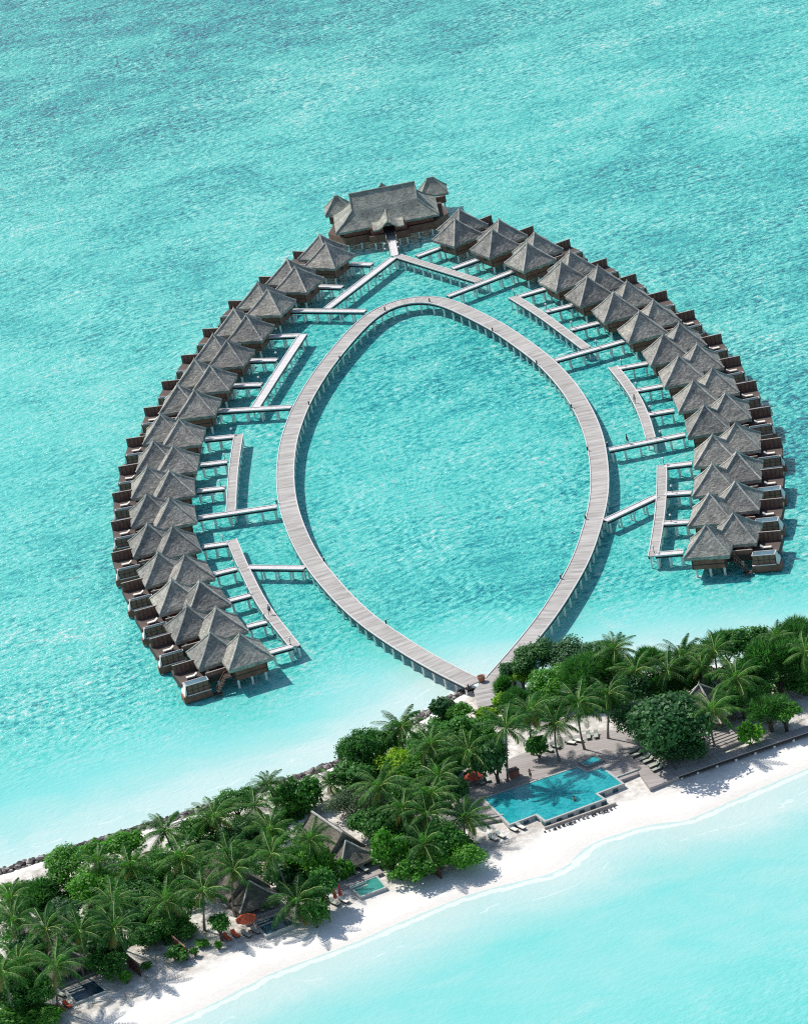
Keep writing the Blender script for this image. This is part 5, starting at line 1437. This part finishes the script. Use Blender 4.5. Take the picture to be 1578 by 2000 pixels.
BUSHES = [
 (1046, 1285, 40, 30, 'dark', 'overhanging the right arm of the boardwalk'), (1000, 1308, 30, 26, 'dark', 'beside the boardwalk landing, uppermost there'), (1103, 1280, 42, 28, 'dark', 'at the lagoon edge right of the boardwalk arm'), (1160, 1278, 40, 26, 'dark', 'at the lagoon edge between boardwalk and first palm'),
 (1018, 1320, 27, 20, 'lime', 'just right of the boardwalk landing'), (1072, 1330, 44, 26, 'bright', 'in front of the dark lagoon edge bushes'), (984, 1345, 17, 30, 'feather', 'clipped along the right side of the landing'), (1140, 1322, 44, 34, 'feather', 'right of the bright bushes above the pool palms'),
 (1195, 1315, 34, 30, 'feather', 'behind the tall palm of the spa pool'), (984, 1370, 22, 20, 'lime', 'at the foot of the landing'), (948, 1397, 26, 18, 'lime', 'below the landing, nearest the path'), (896, 1390, 28, 20, 'bright', 'left of the landing by the rocks'), (862, 1382, 27, 22, 'dark', 'left of the landing at the breakwater'),
 (925, 1428, 44, 34, 'mid', 'below the landing, left of the pool palms'), (1010, 1372, 32, 26, 'feather', 'between landing and pool palms'), (963, 1478, 36, 40, 'dark', 'over the terrace left of the straight palm trunk'), (1050, 1458, 18, 20, 'mid', 'at the sunlit sand behind the pool'), (880, 1430, 34, 26, 'mid', 'above the palms left of the terrace'),
 (1290, 1420, 74, 58, 'dark', 'big and rounded, right of the spa pool'), (1246, 1402, 42, 34, 'dark', 'upper left part of the big dark grove'), (1330, 1452, 46, 36, 'dark', 'lower right part of the big dark grove'), (1328, 1378, 32, 26, 'dark', 'touching the pyramid roof from the left'),
 (1272, 1292, 26, 22, 'feather', 'by the lagoon above the big dark tree'), (1240, 1345, 32, 28, 'dark', 'above the big dark grove'), (1458, 1252, 34, 30, 'mid', 'at the lagoon edge right of the tallest palm'), (1515, 1298, 56, 44, 'feather', 'spreading at the right above the beach path'), (1470, 1320, 40, 32, 'feather', 'left of the spreading right-hand tree'),
 (1552, 1248, 44, 34, 'feather', 'in the upper right corner of the island'), (1415, 1265, 32, 24, 'feather', 'behind the tallest right-hand palm'), (1360, 1288, 36, 22, 'feather', 'at the lagoon edge above the pyramid roof'), (1500, 1388, 40, 26, 'feather', 'overhanging the path at the far right beach'), (1530, 1390, 28, 20, 'bright', 'at the tip of the beach path tree'),
 (1462, 1434, 22, 19, 'bright', 'round and clipped, beside the wooden steps'), (1448, 1366, 36, 20, 'mid', 'right of the free-standing palm'), (1345, 1322, 28, 22, 'feather', 'left above the pyramid roof'), (1568, 1335, 30, 26, 'mid', 'at the right picture edge below the corner trees'), (1300, 1350, 26, 22, 'feather', 'between the palms above the big dark grove'),
 (702, 1468, 42, 40, 'mid', 'at the lagoon corner left of the lime bush'), (740, 1452, 38, 28, 'mid', 'at the lagoon edge left of the lagoon palm'), (775, 1490, 36, 26, 'lime', 'brightest one in the middle grove'), (713, 1492, 14, 12, 'lime', 'small one left of the brightest bush'), (692, 1512, 36, 26, 'mid', 'right of the lone sand palm'),
 (690, 1570, 46, 34, 'grey', 'right of the gabled bungalow roof'), (735, 1612, 46, 38, 'mid', 'below the grey green tree by the gabled bungalow'), (763, 1662, 32, 40, 'bright', 'beside the green plunge pool'), (803, 1698, 38, 26, 'bright', 'between plunge pool and timber screen'), (893, 1668, 46, 24, 'bright', 'low on the beach right of the timber screen'),
 (805, 1625, 36, 28, 'dark', 'below the thicket palms'), (868, 1640, 34, 26, 'mid', 'left of the bare-trunked beach palm'), (590, 1553, 32, 36, 'mid', 'at the lagoon behind the gabled bungalow'), (608, 1672, 44, 40, 'bright', 'left in front of the gabled bungalow'), (672, 1698, 16, 26, 'bright', 'slim one at the veranda of the gabled bungalow'),
 (826, 1498, 36, 26, 'bright', 'right of the lime bush in the middle grove'), (870, 1478, 34, 26, 'dark', 'between the middle grove palms'), (800, 1540, 34, 26, 'mid', 'in the middle grove below the lime bush'), (890, 1545, 24, 24, 'dark', 'left of the pool terrace corner'), (780, 1618, 26, 24, 'mid', 'in the middle of the right thicket'),
 (562, 1566, 42, 30, 'bright', 'by the lagoon left of the gabled bungalow'), (440, 1655, 50, 26, 'dark', 'over the hidden bungalow roof'), (385, 1622, 34, 24, 'mid', 'at the lagoon left of the large palm'), (460, 1568, 42, 24, 'mid', 'at the lagoon right of the large palm'), (490, 1620, 42, 28, 'dark', 'between the palms behind the bungalows'),
 (614, 1785, 22, 24, 'mid', 'low one right of the wide palm between plunge pools'), (626, 1730, 30, 28, 'mid', 'above the folded parasols'), (427, 1804, 20, 16, 'mid', 'small rounded one on a bare stem left of the orange chairs'), (338, 1806, 44, 28, 'mid', 'below the left palms near the orange chairs'),
 (396, 1842, 12, 8, 'bright', 'tiny one in the sand below the dark palm trunk'), (380, 1858, 8, 7, 'mid', 'smallest one in the sand by the left timber screen'), (426, 1846, 7, 7, 'bright', 'tiny one at the stem of the small rounded tree'), (346, 1862, 20, 14, 'mid', 'low one at the foot of the left timber screen'),
 (127, 1690, 58, 38, 'bright', 'large one by the bare sand strip at left'), (186, 1662, 34, 26, 'bright', 'at the breakwater, upper left'), (245, 1648, 44, 32, 'bright', 'at the breakwater left of the palm group'), (170, 1738, 48, 34, 'bright', 'in the heart of the left grove'), (88, 1748, 38, 26, 'feather', 'at left below the large bright bush'), (20, 1738, 24, 16, 'bright', 'at the left edge by the sand strip'),
 (299, 1826, 36, 22, 'mid', 'left of the upper timber screen'), (210, 1884, 32, 28, 'mid', 'small loose one right of the navy plunge pool'), (246, 1908, 11, 12, 'bright', 'tiny one below the slatted timber screen'), (287, 1886, 11, 7, 'mid', 'tiny creeping one right of the slatted screen'), (62, 1945, 44, 38, 'mid', 'at the lower left corner above the beach chairs'),
 (30, 1985, 40, 24, 'bright', 'in the lower left corner of the picture'), (88, 1985, 30, 18, 'bright', 'low one left of the orange beach chairs at the corner'), (205, 1845, 36, 28, 'dark', 'behind the palm with the orange heart'), (300, 1700, 40, 28, 'mid', 'below the lagoon palms of the left grove'), (272, 1742, 44, 30, 'mid', 'right of the heart of the left grove'),
 (130, 1785, 40, 26, 'dark', 'between the left grove palms'), (60, 1850, 36, 28, 'dark', 'at left among the edge palms'), (275, 1790, 36, 26, 'dark', 'below the right side of the left grove'), (395, 1700, 34, 26, 'dark', 'left of the hidden bungalow'), (555, 1700, 34, 28, 'dark', 'between the two bungalows'), (130, 1862, 30, 24, 'dark', 'below the palm with the orange heart, left'),
 (12, 1935, 34, 28, 'dark', 'at the left edge above the corner bush'),
]
for (px, py, rx, ry, kind, where) in BUSHES:
    lift = 0.15 if 'clipped along' in where else (1.6 if 'bare stem' in where else (0.1 if ('plunge pool' in where or 'timber screen' in where or 'gabled bungalow' in where and 'front' in where) else (0.0 if ('low' in where or 'tiny' in where or 'small' == where[:5] and 'loose' not in where) else None)))
    bush(px, py, rx, ry, kind, where, lift)

# ------------------------------------------------------------------ undergrowth between the trunks
def undergrowth(polys, n, per):
    b = MB()
    rnd = random.Random(5)
    G = []
    for poly, k in polys:
        W = np.array([at(*p, 1.0)[:2] for p in poly])
        lo, hi = W.min(0), W.max(0)
        c = np.column_stack([rng.uniform(lo[0], hi[0], k * 6), rng.uniform(lo[1], hi[1], k * 6)])
        G.append(c[inside(c, W)][:k])
    C = np.vstack(G); Z = np.maximum(f_land(C), 0.3)
    for (x, y), z in zip(C, Z):
        r = rnd.uniform(0.6, 1.5); hh = r * rnd.uniform(0.7, 1.2)
        for _ in range(per):
            u = rnd.uniform(0, 1); a = rnd.uniform(0, 6.28); rr = math.sqrt(1 - u * u)
            d = Vector((rr * math.cos(a), rr * math.sin(a), u))
            p = Vector((x, y, z)) + Vector((d.x * r, d.y * r, d.z * hh)) * rnd.uniform(.7, 1.1)
            nrm = (d + Vector((rnd.gauss(0, .5), rnd.gauss(0, .5), rnd.gauss(.4, .4)))).normalized()
            t = nrm.cross(Vector((rnd.gauss(0, 1), rnd.gauss(0, 1), rnd.gauss(0, 1)))).normalized(); q = nrm.cross(t); L0 = rnd.uniform(.3, .6)
            b.face([tuple(p), tuple(p + t * L0 * .5 + q * L0 * .33), tuple(p + t * L0), tuple(p + t * L0 * .5 - q * L0 * .33)])
    o = b.build('undergrowth', MAT['leaf_mid'], recalc=False)
    tag(o, 'low green undergrowth filling the ground between palms and trees', 'undergrowth', kind='stuff')
undergrowth([
 ([(978, 1376), (1000, 1352), (1100, 1342), (1300, 1316), (1578, 1288), (1640, 1290), (1620, 1345), (1520, 1350), (1450, 1372), (1340, 1385), (1260, 1405), (1190, 1398), (1100, 1402), (1030, 1420), (985, 1412)], 260),
 ([(925, 1410), (880, 1392), (780, 1446), (690, 1494), (668, 1530), (672, 1570), (730, 1620), (748, 1690), (775, 1712), (840, 1700), (930, 1668), (895, 1625), (868, 1560), (935, 1505), (975, 1478), (955, 1420)], 330),
 ([(600, 1560), (540, 1576), (400, 1622), (300, 1662), (180, 1700), (90, 1745), (0, 1765), (-80, 1790), (-80, 2000), (85, 1992), (110, 1920), (170, 1890), (280, 1870), (350, 1835), (395, 1770), (440, 1735), (470, 1700), (540, 1735), (600, 1772), (630, 1765), (650, 1715), (612, 1660), (592, 1600)], 420)], 0, 95)
